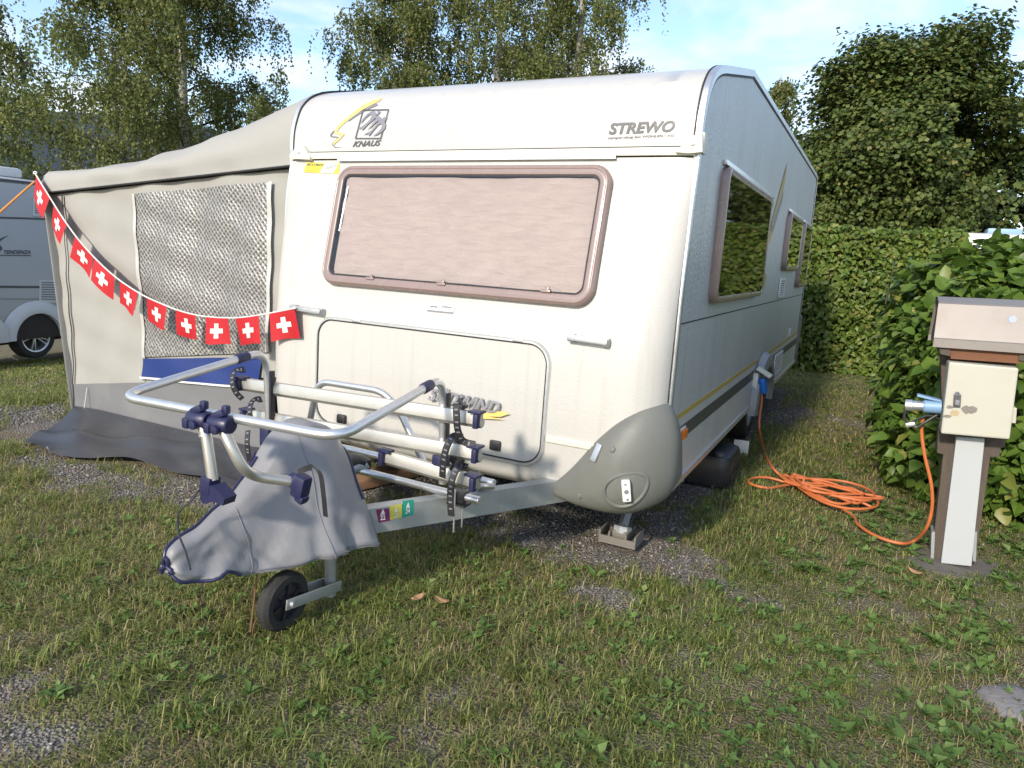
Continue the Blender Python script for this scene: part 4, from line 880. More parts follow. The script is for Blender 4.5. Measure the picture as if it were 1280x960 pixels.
# guy rope
g0 = WH(48, 228, 0.03); g1 = at(-60, 318, 1, -0.55)
gd = (g1-g0); g2 = g0+gd*2.2
ROPE = MB().tube([g0, g2], 0.008, 7).build('guy_rope', mat('orange_guy_rope', (0.62, 0.27, 0.06), 0.7, var=0.2, vs=60)); tag(ROPE, 'thin orange guy rope running out from the corner of the awning', 'rope')

# ================================================================= string of flags
FL = thing('flag_bunting', 'white cord with ten red flags strung from awning corner to caravan handle', 'bunting', (-3.6, -0.25, 1.1))
spx = [(44, 217), (60, 243), (83, 279), (107, 310), (138, 341), (170, 364), (200, 379), (233, 391), (265, 396.5), (300, 397), (335, 392), (370, 385)]
sp = []
for i, (x, y) in enumerate(spx): sp.append(at(x, y, 1, -0.12-0.22*i/(len(spx)-1)))
sp = [Vector(p) for p in catmull(sp, 8)]
CORD = MB().tube(sp, 0.0055, 6).build('cord', M['white'], FL)
mred = mat('red_flag_cloth', (0.44, 0.008, 0.014), 0.65, var=0.10, vs=12, bump=0.2, bs=30)
Ls = [0]
for i in range(1, len(sp)): Ls.append(Ls[-1]+(sp[i]-sp[i-1]).length)
def sat(s): 
    s = min(max(s, 0), Ls[-1]); i = max(j for j in range(len(Ls)) if Ls[j] <= s); i = min(i, len(sp)-2); return sp[i].lerp(sp[i+1], (s-Ls[i])/max(1e-6, Ls[i+1]-Ls[i]))
# flag start / end along the cord by pixel x
def s_of(px):
    best = min(range(len(sp)*4), key=lambda k: abs((lambda d: 640+FPX*d[0]/d[2])(RM.T @ (np.array(sat(Ls[-1]*k/(len(sp)*4)))-CAM))-px)); return Ls[-1]*best/(len(sp)*4)
for fi, (a, b) in enumerate(((46, 63), (68, 84), (94, 117), (119, 144), (150, 173), (184, 209), (220, 245), (258, 286), (295, 324), (338, 370))):
    s0, s1 = s_of(a), s_of(b); wd = s1-s0; P = []; curl = random.uniform(-1, 1)
    tdir = (sat(s1)-sat(s0)).normalized(); perp = tdir.cross(Vector((0, 1, 0))); perp = perp if perp.z < 0 else -perp
    dn = (perp*0.8+Vector((0, 0, -1))*0.35).normalized(); hgt = 0.165 if fi > 0 else 0.175
    def fp(u, v):
        p = sat(s0+wd*u); return p+dn*(hgt*v)*(1+0.03*math.sin(u*5+fi))+Vector((0, -0.004-0.020*v*math.sin(u*3.0+curl*3+fi)-0.010*v*v*curl, 0))+tdir*(0.012*v*curl*(0.5-u))
    o = MB().grid([[fp(u, v) for u in np.linspace(0, 1, 9)] for v in np.linspace(0, 1, 9)]).build('flag', mred, FL, ang=80)
    cx = MB(); off = Vector((0, -0.0022, 0))
    for sgn in (1, -1):
        for (u0, u1, v0, v1) in ((0.41, 0.59, 0.22, 0.78), (0.24, 0.41, 0.41, 0.59), (0.59, 0.76, 0.41, 0.59)):
            cx.grid([[fp(u, v)+off*sgn for u in np.linspace(u0, u1, 4)] for v in np.linspace(v0, v1, 6)])
    cx.build('white_cross', M['white'], o)
MB().tube([sp[0]+Vector((0.02*math.cos(a), 0, 0.008*math.sin(a)+0.006)) for a in np.linspace(0, 6.2, 14)], 0.005, 6).build('cord_loop', M['white'], FL)

# ================================================================= neighbour's caravan on the left
dirv = Vector((-0.20, 0.98, 0)).normalized(); nrm = Vector((dirv.y, -dirv.x, 0))      # nrm faces our side
# distance from the tyre's size (0.65 m tall over 55 px)
dd_ = ray(49, 448); tq = 10.4/FPX; w0 = Vector(CAM+dd_*tq); GZN = w0.z
NB = thing('neighbour_caravan', 'silver grey caravan with alloy wheel parked beyond the awning', 'caravan', (w0.x, w0.y, GZN))
def NH(px, py, off=0.0):
    r_ = Vector(ray(px, py)); c_ = Vector(CAM); t = (w0-c_).dot(nrm)/r_.dot(nrm); return np.array(c_+r_*t+nrm*off)
def nl(s, h, o=0.0): return w0+dirv*s+nrm*o+Vector((0, 0, h))
sil = mat('silver_grey_caravan_paint', (0.42, 0.435, 0.46), 0.35, metal=0.2, var=0.04, vs=1.5, coat=0.2)
wht = mat('pale_grey_caravan_skirt', (0.60, 0.61, 0.62), 0.4, var=0.04)
topz = float(NH(20, 222)[2]-GZN)
prof = [(0.36, 0), (topz-0.12, 0), (topz-0.03, -0.03), (topz, -0.12), (topz+0.02, -1.1), (topz, -2.1), (topz-0.12, -2.2), (0.36, -2.2)]
sa, sb = -2.0, 3.6
MB().loops([[nl(s, h, o) for h, o in prof] for s in (sa, sb)], True, True).build('body', sil, NB, ang=50)
def nstrip(nm, q, m, off=0.006, par=NB): return decal(nm, q, m, par, off, 0.012, surf=NH)
nstrip('dark_line', [(-40, 219), (85, 232), (85, 234.5), (-40, 222.5)], M['ink'])
nstrip('dark_line', [(-40, 269.5), (100, 274), (100, 276), (-40, 272)], M['ink'])
nstrip('dark_line', [(-40, 356.5), (100, 358), (100, 360.5), (-40, 359.5)], M['ink'])
nstrip('thin_line', [(-40, 373), (100, 373.3), (100, 374.2), (-40, 374)], M['ink2'])
def nvent(x0, x1, y0, y1, n):
    o = nstrip('vent_grille', [(x0, y0), (x1, y0+1), (x1, y1+1), (x0, y1)], wht, 0.012)
    for k in range(n):
        yk = y0+2+(y1-y0-4)*k/n; nstrip('vent_slat', [(x0+2, yk), (x1-1, yk+1), (x1-1, yk+1+(y1-y0-4)/n*0.45), (x0+2, yk+(y1-y0-4)/n*0.45)], M['ink2'], 0.018, o)
nvent(41, 66, 246, 270, 7); nvent(49, 88, 350, 378, 8)
lettering('model_lettering', 'TENDENZA', ((4, 317.5), (38, 317.5), (38.6, 312.6), (4.5, 312.6)), M['ink'], NB, 0.006, surf=NH, bold=0.03, shear=0.15)
nstrip('lettering_underline', [(-4, 318.6), (38, 318.8), (38, 320), (-4, 319.8)], M['ink'])
nstrip('swirl_mark', [(-14, 313), (-4, 300), (10, 294), (-2, 303), (3, 311), (-2, 316), (-8, 317), (0, 311), (-4, 306), (-10, 313)], M['ink'])
MB().box(nl(0.0, topz+0.09, -0.65), (0.55, 0.55, 0.14), None, 0.05).build('roof_hatch', wht, NB)
# wheel with arch and front skirt
wr = 0.325
road_wheel(nl(0, wr, -0.12), nrm, wr, 0.20, NB, 5, M['alu'], 0.72)
mb = MB(); aa = np.linspace(0, math.pi, 19)
arcs = [[nl(math.cos(a)*r, wr-0.02+math.sin(a)*r2, o) for a in aa] for r, r2, o in ((0.37, 0.36, 0.0), (0.38, 0.37, 0.06), (0.47, 0.45, 0.07), (0.58, 0.55, 0.01))]
mb.grid(arcs).build('wheel_arch', wht, NB)
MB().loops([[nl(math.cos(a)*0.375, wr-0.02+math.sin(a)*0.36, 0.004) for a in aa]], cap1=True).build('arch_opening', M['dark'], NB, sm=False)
mb = MB(); mb.loops([[nl(-0.50, 0.30, 0.0), nl(-0.50, 0.30, 0.07), nl(-0.52, 0.50, 0.09), nl(-0.60, 0.62, 0.07), nl(-0.60, 0.66, 0.0)], [nl(-2.0, 0.30, 0.0), nl(-2.0, 0.30, 0.07), nl(-2.0, 0.50, 0.09), nl(-2.0, 0.64, 0.07), nl(-2.0, 0.68, 0.0)]], True, True)
mb.build('side_skirt', wht, NB)
MB().loops([[nl(0.50, 0.30, 0.0), nl(0.50, 0.30, 0.05), nl(0.55, 0.55, 0.05), nl(0.55, 0.58, 0.0)], [nl(3.5, 0.30, 0.0), nl(3.5, 0.30, 0.05), nl(3.5, 0.55, 0.05), nl(3.5, 0.58, 0.0)]], True, True).build('side_skirt', wht, NB)
MB().box(nl(0.4, 0.30, -1.1), (2.0, 4.4, 0.12), Matrix.Rotation(math.atan2(-dirv.x, dirv.y), 3, 'Z')).build('floor', M['dark'], NB, sm=False)
MB().tube([nl(0, wr, -0.1), nl(0, wr, -2.0)], 0.05, 8).build('axle', M['galv'], NB)
p_ = onground(25, 449)
stone = MB().lathe(p_+V(0, 0, 0.03), (0.2, 0.1, 1), [(0.0, -0.05), (0.09, -0.03), (0.11, 0.01), (0.06, 0.05), (0, 0.06)], 9).build('stone', mat('pale_stone', (0.42, 0.38, 0.30), 0.8, var=0.2, vs=20), None, ang=20)
tag(stone, 'pale stone lying in front of the alloy wheel', 'stone')

# ================================================================= mains hook-up post
b0 = onground(1192, 703); YP = float(b0[1])
PS = thing('mains_post', 'leaning mains hook-up post with cream meter box under a small metal roof', 'electric post', tuple(b0))
def PH(px, py, off=0.0): p = at(px, py, 1, YP); p[1] -= off; return p
wood = mat('weathered_brown_timber', (0.085, 0.066, 0.052), 0.8, var=0.35, vs=4, stretch=(9, 9, 0.9), bump=0.4, bs=14, dirt=(0.16, 0.13, 0.10), dirt_amt=0.4, dirt_scale=5)
woodr = mat('reddish_brown_timber', (0.16, 0.065, 0.030), 0.75, var=0.3, vs=4, stretch=(1, 9, 9), bump=0.3, bs=14)
box_m = mat('cream_meter_box', (0.46, 0.45, 0.38), 0.48, var=0.04, vs=3, dirt=(0.42, 0.36, 0.24), dirt_amt=0.35, dirt_scale=4)
duct = mat('pale_grey_duct', (0.41, 0.43, 0.44), 0.45, var=0.05, vs=4, dirt=(0.36, 0.36, 0.34), dirt_amt=0.4, dirt_scale=4)
cop = mat('weathered_metal_sheet', (0.26, 0.235, 0.215), 0.5, metal=0.35, var=0.10, vs=5, dirt=(0.20, 0.16, 0.13), dirt_amt=0.5, dirt_scale=6)
def ppr(nm, px, o0, o1, m, par=PS, sm=False, bev=0.0):
    """solid with the pixel outline px on the post's front plane, from depth offset o0 to o1 towards the viewer"""
    a = [Vector(PH(x, y)) for x, y in px]; mb = MB().prism([p+Vector((0, -o0, 0)) for p in a], (0, -(o1-o0), 0)); o = mb.build(nm, m, par, sm=sm)
    if bev: bm_ = o.modifiers.new('edge', 'BEVEL'); bm_.width = bev; bm_.segments = 2; bm_.limit_method = 'ANGLE'
    return o
ppr('post', [(1173, 536), (1255, 542), (1249, 572), (1238, 571), (1219, 704), (1164, 698), (1179, 568), (1171, 566)], -0.09, 0.0, wood, bev=0.004)
ppr('post', [(1176, 440), (1272, 446), (1256, 560), (1178, 550)], -0.10, -0.012, wood, bev=0.004)
for x in (1164.5, 1217): ppr('earth_plate', [(x, 664), (x+4, 664), (x+2.5, 701), (x-1.5, 700)], -0.1, 0.012, M['galv'])
ppr('cable_duct', [(1194, 543), (1229, 545), (1212.5, 703), (1175, 699)], 0.001, 0.062, duct, bev=0.005)
for k in range(3): MB().tube([PH(1188+k*4, 699, 0.03), PH(1186+k*5, 712, 0.05)], 0.008, 7).build('cable_end', M['black'], PS)
BX = ppr('meter_box', [(1183, 448.5), (1267, 456), (1256, 542), (1173, 535)], 0.001, 0.15, box_m, bev=0.008)
ppr('box_flange', [(1259, 505), (1267, 506), (1265.5, 525), (1257, 524)], 0.02, 0.10, box_m, BX, bev=0.004)
decal('door_gap', [(1184.2, 450.2), (1266, 457.5), (1255.2, 540.6), (1174.3, 533.6)], M['ink2'], BX, 0.1515, surf=PH) if False else None
ppr('padlock_plate', [(1188.5, 487), (1197.5, 487.5), (1196.5, 503), (1187.5, 502.5)], 0.151, 0.160, M['ink'], BX, bev=0.002)
mb = MB().box(PH(1192.5, 497, 0.166), (0.020, 0.014, 0.026), None, 0.004).tube([PH(1192.5+3*math.cos(a), 488-4*math.sin(a), 0.166) for a in np.linspace(-0.3, math.pi+0.3, 9)], 0.003, 6); mb.build('padlock', M['ink2'], BX)
stain = mat('dark_grey_stain', (0.20, 0.185, 0.16), 0.8, var=0.4, vs=80)
rs = mat('ochre_stain', (0.42, 0.33, 0.20), 0.8, var=0.2, vs=60)
def blob(cx, cy, rx, ry, seed, n=26):
    r = random.Random(seed); return [(cx+rx*math.cos(a)*(0.75+0.5*r.random()), cy+ry*math.sin(a)*(0.7+0.6*r.random())) for a in np.linspace(0, 2*math.pi, n)[:-1]]
decal('stain', blob(1208, 506, 9.5, 5, 3), stain, BX, 0.1508, surf=PH); decal('stain', blob(1184, 503, 4, 2, 5), stain, BX, 0.1508, surf=PH)
decal('stain', blob(1181, 514, 5, 1.8, 6), stain, BX, 0.1508, surf=PH); decal('stain', blob(1190, 510, 6, 4, 9), rs, BX, 0.1506, surf=PH)
# timber under the roof and the bent metal roof
ppr('roof_beam', [(1184, 431), (1275, 436), (1272, 452), (1186, 446)], -0.06, 0.10, woodr, bev=0.003)
ppr('roof_bracket', [(1171, 430), (1186, 432), (1185, 443), (1173, 440)], -0.14, 0.11, wood, bev=0.003)
ppr('roof_bracket', [(1270, 436), (1288, 438), (1286, 450), (1268, 448)], -0.14, 0.11, wood, bev=0.003)
ra, rb_ = Vector(PH(1167, 428)), Vector(PH(1296, 437)); up1 = Vector(PH(1171, 375))
ux_ = (rb_-ra).normalized(); uz_ = Vector((0, 0, 1))
hh = up1.z-ra.z
sec = [(-0.13, -0.012), (-0.13, 0.030), (-0.118, 0.034), (-0.050, hh*0.93), (-0.035, hh*0.97), (0.09, hh*1.08), (0.20, hh*0.96), (0.27, 0.03), (0.27, -0.01), (0.262, -0.01), (0.262, 0.02), (0.195, hh*0.92), (0.09, hh*1.03), (-0.028, hh*0.92), (-0.105, 0.028), (-0.122, 0.020), (-0.122, -0.012)]
RFM = MB().loops([[q+Vector((0, s, t)) for s, t in sec] for q in (ra-ux_*0.01, rb_)], False, False)
RFM = RFM.build('metal_roof', cop, PS, sm=False)
for q in (ra+ux_*0.002, rb_-ux_*0.012): MB().prism([q+Vector((0, s, t)) for s, t in ((-0.105, 0.01), (-0.036, hh*0.90), (0.09, hh*1.02), (0.19, hh*0.90), (0.255, 0.01))], ux_*0.01).build('roof_end', wood, RFM, sm=False)
p = at(1258, 391, 1, YP-0.10)
MB().lathe(ra.lerp(rb_, 0.70)+Vector((0, -0.073, hh*0.66)), (0, -1, 0.35), [(0.0, 0.003), (0.017, 0.003), (0.018, 0.0)], 16).build('roof_sticker', mat('faded_blue_sticker', (0.33, 0.38, 0.50), 0.6), RFM)
slab = MB(); c_ = onground(1205, 708); r_ = random.Random(4)
ol = [Vector((c_[0]+0.24*math.cos(a)*(0.8+0.4*r_.random()), c_[1]-0.02+0.20*math.sin(a)*(0.8+0.4*r_.random()), 0.012)) for a in np.linspace(0, 2*math.pi, 22)[:-1]]
slab.prism([p-Vector((0, 0, 0.05)) for p in ol], (0, 0, 0.040)).build('post_footing', mat('grey_earth_concrete', (0.13, 0.115, 0.10), 0.9, var=0.25, vs=12, bump=0.6, bs=40), PS, sm=False)

# ================================================================= orange mains cable
CB = thing('mains_cable', 'orange mains cable looped on the grass between caravan inlet and post', 'cable', tuple(onground(1035, 622)))
mor = mat('orange_rubber_cable', (0.52, 0.145, 0.045), 0.5, var=0.12, vs=20)
path = [V(0.075, 2.545, 0.50), V(0.085, 2.53, 0.42)]+[at(949, 535, 0, 0.115), at(956, 565, 0, 0.16)]
path += [onground(964, 582, 0.09), onground(975, 594, 0.065), onground(988, 604, 0.05)]
cc = onground(1040, 622)
rr_ = random.Random(12); loops_ = []
for k in range(7):
    rx, ry = rr_.uniform(0.17, 0.38), rr_.uniform(0.09, 0.24); ox, oy = rr_.uniform(-0.05, 0.05), rr_.uniform(-0.05, 0.05); rot = math.radians(rr_.uniform(-16, 20)-12)
    for a in np.linspace(0, 2*math.pi, 14)[:-1]:
        a2 = math.pi+a; x = rx*math.cos(a2)+ox; y = ry*math.sin(a2)+oy+0.05*math.sin(2*a2+k)
        loops_.append(V(cc[0]+x*math.cos(rot)-y*math.sin(rot), cc[1]+x*math.sin(rot)+y*math.cos(rot), 0.030+0.010*(k % 4)+0.008*rr_.random()))
path += loops_
path += [onground(1060, 640, 0.02), onground(1072, 655, 0.03), onground(1095, 670, 0.03), onground(1125, 679, 0.03), onground(1143, 676, 0.03)]
path += [at(1158, 660, 1, YP+0.02), at(1165, 635, 1, YP), at(1164, 605, 1, YP-0.02), at(1156, 570, 1, YP-0.03), at(1152, 540, 1, YP-0.03), at(1154, 522, 1, YP-0.04)]
MB().tube(catmull(path, 7), 0.0085, 8).build('cable', mor, CB)
ex = [onground(985, 604, 0.02), onground(960, 597, 0.035), onground(940, 598, 0.035), onground(937, 604, 0.035), onground(960, 610, 0.035), onground(990, 606, 0.03), onground(1030, 612, 0.04), onground(1070, 625, 0.04), onground(1090, 634, 0.02)]
MB().tube(catmull(ex, 7), 0.0085, 8).build('cable', mor, CB)
# blue plug at the caravan
d_ = Vector((0.25, 0, -1)).normalized(); c_ = Vector((0.062, 2.55, 0.60))
MB().tube([c_, c_+d_*0.03, c_+d_*0.035, c_+d_*0.10, c_+d_*0.125], [0.036, 0.036, 0.031, 0.029, 0.018], 14).build('caravan_plug', M['blue'], CB)
MB().tube([c_+d_*0.12, c_+d_*0.155], [0.016, 0.012], 10).build('plug_gland', M['black'], CB)
# plug at the post
e1 = Vector(PH(1175, 506, 0.07)); e0 = Vector(PH(1137, 504, 0.07)); dd2 = (e1-e0).normalized()
MB().tube([e1, e1-dd2*0.075, e1-dd2*0.08], [0.036, 0.034, 0.028], 16).build('post_plug', M['paleblue'], CB)
MB().tube([e1-dd2*0.078, e1-dd2*0.125, e1-dd2*0.128, e1-dd2*0.16], [0.026, 0.026, 0.030, 0.030], 16).build('plug_gland', M['alu'], CB)
MB().box(e1-dd2*0.06+Vector((0, 0, 0.045)), (0.11, 0.06, 0.012), Matrix.Rotation(math.radians(8), 3, 'Y'), 0.005).build('socket_lid', M['paleblue'], CB)
MB().tube(catmull([e0+Vector((0.0, 0, 0)), PH(1131, 510, 0.07), PH(1131, 522, 0.07), PH(1143, 531, 0.07), PH(1155, 525, 0.07), PH(1172, 515, 0.06)], 6), 0.007, 8).tube(catmull([PH(1140, 526, 0.05), PH(1150, 520, 0.06), PH(1162, 517, 0.06), PH(1174, 522, 0.06)], 6), 0.006, 8).build('lead', M['black'], CB)
MB().box(PH(1137, 527, 0.08), (0.045, 0.02, 0.022), Matrix.Rotation(math.radians(-20), 3, 'Y'), 0.006).build('clip', M['alu'], CB)

# ================================================================= things under the caravan
bx = thing('plastic_canister', 'black plastic canister lying under the caravan behind the grey corner bumper', 'canister', (-0.08, 1.55, 0))
fr = frame((-0.26, 1.30, 0.0), (1, 0, 0), (0, 0, 1))
fr2 = frame((-0.28, 1.32, 0.0), (1, 0, 0), (0, 1, 0))
mb = rrloft(fr2, 0, 0.36, 0, 0.46, 0.07, [(0.015, 0.005), (0.0, 0.03), (0.0, 0.19), (0.012, 0.215), (0.04, 0.225)], 6, True, True); mb.build('tank_body', M['black'], bx)
rrloft(frame((0.082, 1.38, 0.04), (0, 1, 0), (0, 0, 1)), 0, 0.30, 0, 0.13, 0.03, [(0, -0.006), (0, 0.004), (0.012, 0.008), (0.03, 0.008), (0.036, 0.0)], 5).build('moulded_rib', M['black'], bx)
MB().tube(fillet([(-0.12, 1.42, 0.215), (-0.12, 1.42, 0.26), (-0.12, 1.66, 0.26), (-0.12, 1.66, 0.215)], 0.03), 0.016, 10).build('carry_handle', M['black'], bx)
MB().lathe((0.0, 1.36, 0.22), (0, 0, 1), [(0.03, 0), (0.03, 0.025), (0.0, 0.027)], 16).build('screw_cap', M['ink'], bx)
q0 = onground(925, 569)
bd = MB().box((q0[0], q0[1], 0.062), (0.115, 0.022, 0.122), Matrix.Rotation(math.radians(8), 3, 'Z'), 0.003).build('white_board', M['white']); tag(bd, 'small white square board standing on edge beside the caravan wheel', 'board')
MB().box((q0[0], q0[1]+0.03, 0.02), (0.10, 0.05, 0.04), Matrix.Rotation(math.radians(8), 3, 'Z')).build('foot_block', M['white'], bd, sm=False)
pk = thing('timber_plank', 'short reddish brown timber plank lying on the gravel under the drawbar', 'plank', tuple(onground(465, 605)))
p0 = onground(450, 607); p1 = onground(492, 597)
u_ = Vector(p1-p0).normalized(); R3 = Matrix((u_, Vector((-u_.y, u_.x, 0)), Vector((0, 0, 1)))).transposed()
MB().box((p0+p1)/2+V(0, 0.05, 0.03), (0.62, 0.20, 0.055), R3, 0.004).build('board', mat('raw_brown_timber', (0.26, 0.15, 0.085), 0.8, var=0.25, vs=6, bump=0.3, bs=20), pk)
MB().box((p0+p1)/2+V(0.02, 0.06, 0.063), (0.10, 0.09, 0.012), R3, 0.002).build('wood_chip', M['rust'], pk)
# ================================================================= ground
def in_view(x, y, margin=0.22):
    d = np.stack([x-CAM[0], y-CAM[1], gz(x, y)-CAM[2]]).T @ RM      # camera coords
    u = 640+FPX*d[:, 0]/np.maximum(d[:, 2], 1e-3); v = 480+FPX*d[:, 1]/np.maximum(d[:, 2], 1e-3)
    return (d[:, 2] > 0.2) & (u > -1280*margin) & (u < 1280*(1+margin)) & (v > -50) & (v < 960*(1+margin*0.7)), d[:, 2]
PATCH = []     # bare gravel patches: (x, y, rx, ry, strength) from the pixels where they show
for px, py, rx, ry, s in ((60, 930, .28, .16, .5), (190, 955, .3, .14, .48), (1280, 880, .18, .16, .75), (110, 590, .9, .22, 1.0), (230, 620, .55, .2, .9), (330, 640, .4, .2, .6), (765, 745, .22, .2, .72), (640, 655, .8, .42, 1.4), (560, 640, .65, .42, 1.4), (720, 685, .45, .25, 1.1), (850, 650, .25, .2, .7),
                          (985, 522, .22, .8, 1.1), (60, 700, .2, .2, .5), (15, 790, .35, .2, .6), (330, 880, .16, .12, .55), (560, 880, .14, .1, .5), (900, 900, .2, .1, .55), (1190, 715, .3, .2, .5), (230, 520, .8, .3, .8), (40, 520, .9, .35, .9), (20, 830, .25, .2, .5), (840, 700, .2, .2, .5), (960, 590, .12, .4, .6), (480, 740, .3, .12, .5)):
    p = onground(px, py); PATCH.append((p[0], p[1], rx, ry, s))
def gravelness(x, y):
    x = np.asarray(x, float); y = np.asarray(y, float); g = np.zeros_like(x)
    for (cx, cy, rx, ry, s) in PATCH: g = np.maximum(g, s*np.exp(-(((x-cx)/rx)**2+((y-cy)/ry)**2)))
    under = smooth((x+2.5)/0.15)*smooth((0.12-x)/0.22)*smooth((y+0.5)/0.45)*smooth((6.2-y)/0.4); g = np.maximum(g, under*1.1)
    n = fbm(x, y, 1.4, 21, 4); n2 = fbm(x, y, 5.0, 55, 3)
    return np.clip((g-0.32)*1.25+(n-0.5)*2.0+(n2-0.5)*1.5+0.15, 0, 1)
mg, tg, bgd = newmat('soil_gravel_and_turf'); Lg = tg.links
atn = N(tg, 'ShaderNodeAttribute', attribute_name='gravel'); tcg = N(tg, 'ShaderNodeTexCoord')
v1 = N(tg, 'ShaderNodeTexVoronoi'); v1.inputs['Scale'].default_value = 85; Lg.new(tcg.outputs['Object'], v1.inputs['Vector'])
r1 = N(tg, 'ShaderNodeValToRGB'); e = r1.color_ramp.elements; e[0].color = (0.10, 0.092, 0.082, 1); e[1].color = (0.27, 0.25, 0.225, 1)
hs1 = N(tg, 'ShaderNodeSeparateColor'); Lg.new(v1.outputs['Color'], hs1.inputs[0]); Lg.new(hs1.outputs[0], r1.inputs[0])
nz = N(tg, 'ShaderNodeTexNoise'); nz.inputs['Scale'].default_value = 3.5; nz.inputs['Detail'].default_value = 10; nz.inputs['Roughness'].default_value = 0.75; Lg.new(tcg.outputs['Object'], nz.inputs['Vector'])
r2 = N(tg, 'ShaderNodeValToRGB'); e = r2.color_ramp.elements; e[0].color = (0.135, 0.112, 0.082, 1); e[0].position = 0.3; e[1].color = (0.20, 0.20, 0.085, 1); e[1].position = 0.72
q = e.new(0.5); q.color = (0.185, 0.165, 0.095, 1); Lg.new(nz.outputs['Fac'], r2.inputs[0])
r3 = N(tg, 'ShaderNodeValToRGB'); r3.color_ramp.elements[0].position = 0.25; r3.color_ramp.elements[1].position = 0.6; Lg.new(atn.outputs['Fac'], r3.inputs[0])
mxg = N(tg, 'ShaderNodeMix', data_type='RGBA'); Lg.new(r3.outputs[0], mxg.inputs[0]); Lg.new(r2.outputs[0], mxg.inputs[6]); Lg.new(r1.outputs[0], mxg.inputs[7])
n5 = N(tg, 'ShaderNodeTexNoise'); n5.inputs['Scale'].default_value = 6; n5.inputs['Detail'].default_value = 6; Lg.new(tcg.outputs['Object'], n5.inputs['Vector'])
r5 = N(tg, 'ShaderNodeValToRGB'); r5.color_ramp.elements[0].position = 0.42; r5.color_ramp.elements[1].position = 0.66; r5.color_ramp.elements[1].color = (0.65,)*3+(1,); Lg.new(n5.outputs['Fac'], r5.inputs[0])
mx5 = N(tg, 'ShaderNodeMix', data_type='RGBA'); Lg.new(r5.outputs[0], mx5.inputs[0]); Lg.new(mxg.outputs[2], mx5.inputs[6]); setcol(mx5.inputs[7], (0.16, 0.115, 0.078))
Lg.new(mx5.outputs[2], bgd.inputs['Base Color']); bgd.inputs['Roughness'].default_value = 0.9
bpg = N(tg, 'ShaderNodeBump'); bpg.inputs['Strength'].default_value = 0.9; bpg.inputs['Distance'].default_value = 0.02; Lg.new(v1.outputs['Distance'], bpg.inputs['Height']); Lg.new(bpg.outputs[0], bgd.inputs['Normal'])
xg = np.concatenate([[-900, -300, -120, -60, -35, -22, -15], np.arange(-11, 3.6, 0.06), [5, 8, 14, 25, 60, 160, 500]])
yg = np.concatenate([[-200, -60, -25, -12, -6], np.arange(-3.4, 9, 0.06), [10, 12, 15, 20, 30, 60, 120, 300, 900]])
XX, YY = np.meshgrid(xg, yg); ZZ = np.where(XX > -30, gz(XX, YY), -2.6)+(fbm(XX, YY, 2.2, 77, 4)-0.5)*0.05*((XX > -11) & (XX < 3.6) & (YY > -3.4) & (YY < 9)) - 0.012
nx, ny = len(xg), len(yg); idx = np.arange(nx*ny).reshape(ny, nx)
quads = np.stack([idx[:-1, :-1], idx[:-1, 1:], idx[1:, 1:], idx[1:, :-1]], -1).reshape(-1, 4)
GR = npmesh('ground', np.stack([XX.ravel(), YY.ravel(), ZZ.ravel()], -1), quads=quads, mat=mg, smooth_=True); GR['kind'] = 'structure'
at_ = GR.data.attributes.new('gravel', 'FLOAT', 'POINT'); at_.data.foreach_set('value', gravelness(XX.ravel(), YY.ravel()).astype(np.float32))
def gh(x, y): return gz(x, y)+(fbm(x, y, 2.2, 77, 4)-0.5)*0.05-0.012

# keep-out zones for plants
def free(x, y):
    k = np.ones(len(x), bool)
    k &= ~((x > -4.75) & (x < -2.3) & (y > -0.08) & (y < 5))            # awning floor
    k &= ~((x > -0.36) & (x < -0.12) & (y > 0.0) & (y < 0.18))          # steady foot
    k &= ~((x > -0.29) & (x < 0.1) & (y > 1.3) & (y < 1.8))             # canister
    k &= ~(((x-c_post[0])**2+(y-c_post[1]-0.03)**2) < 0.17**2)
    k &= ~((np.abs(x+0.14) < 0.12) & (np.abs(y-WY) < 0.2))
    # under the awning's ground flap
    yf = np.interp(x, [p[0] for p in fr_], [p[1] for p in fr_]); k &= ~((x > -4.75) & (x < -2.3) & (y > yf-0.02) & (y < 0))
    k &= ~((x > fr_[0][0]) & (x < fr_[-1][0]) & (y > yf-0.01) & (y < 0))
    return k
c_post = onground(1195, 703)

# ---------------------------------------------------------------- gravel stones
def scatter(n, x0, x1, y0, y1): return RNG.uniform(x0, x1, n), RNG.uniform(y0, y1, n)
x, y = scatter(520000, -7.5, 2.6, -2.75, 5.2); ok, dep = in_view(x, y, 0.15); x, y, dep = x[ok], y[ok], dep[ok]
g = gravelness(x, y); keep = (RNG.random(len(x)) < np.clip((g-0.12)*1.25, 0.02, 1)*np.clip(3.6/dep, 0.12, 1)**1.3) & free(x, y); x, y, dep = x[keep], y[keep], dep[keep]
if len(x) > 38000: sel = RNG.choice(len(x), 38000, False); x, y, dep = x[sel], y[sel], dep[sel]
n = len(x); base = np.array([[1, 0, 0], [0, 1, 0], [-1, 0, 0], [0, -1, 0], [0, 0, 1], [0, 0, -1]], float)
tri = np.array([[0, 1, 4], [1, 2, 4], [2, 3, 4], [3, 0, 4], [1, 0, 5], [2, 1, 5], [3, 2, 5], [0, 3, 5]])
sc = (0.0035+0.0055*RNG.random(n)**2.2)[:, None, None]*np.clip(dep/3, 1, 1.8)[:, None, None]
vv_ = base[None]*RNG.uniform(0.6, 1.3, (n, 6, 1))*sc*np.array([1, 1, 0.65]); th = RNG.uniform(0, 6.28, n)
rx = vv_[:, :, 0]*np.cos(th)[:, None]-vv_[:, :, 1]*np.sin(th)[:, None]; ry = vv_[:, :, 0]*np.sin(th)[:, None]+vv_[:, :, 1]*np.cos(th)[:, None]
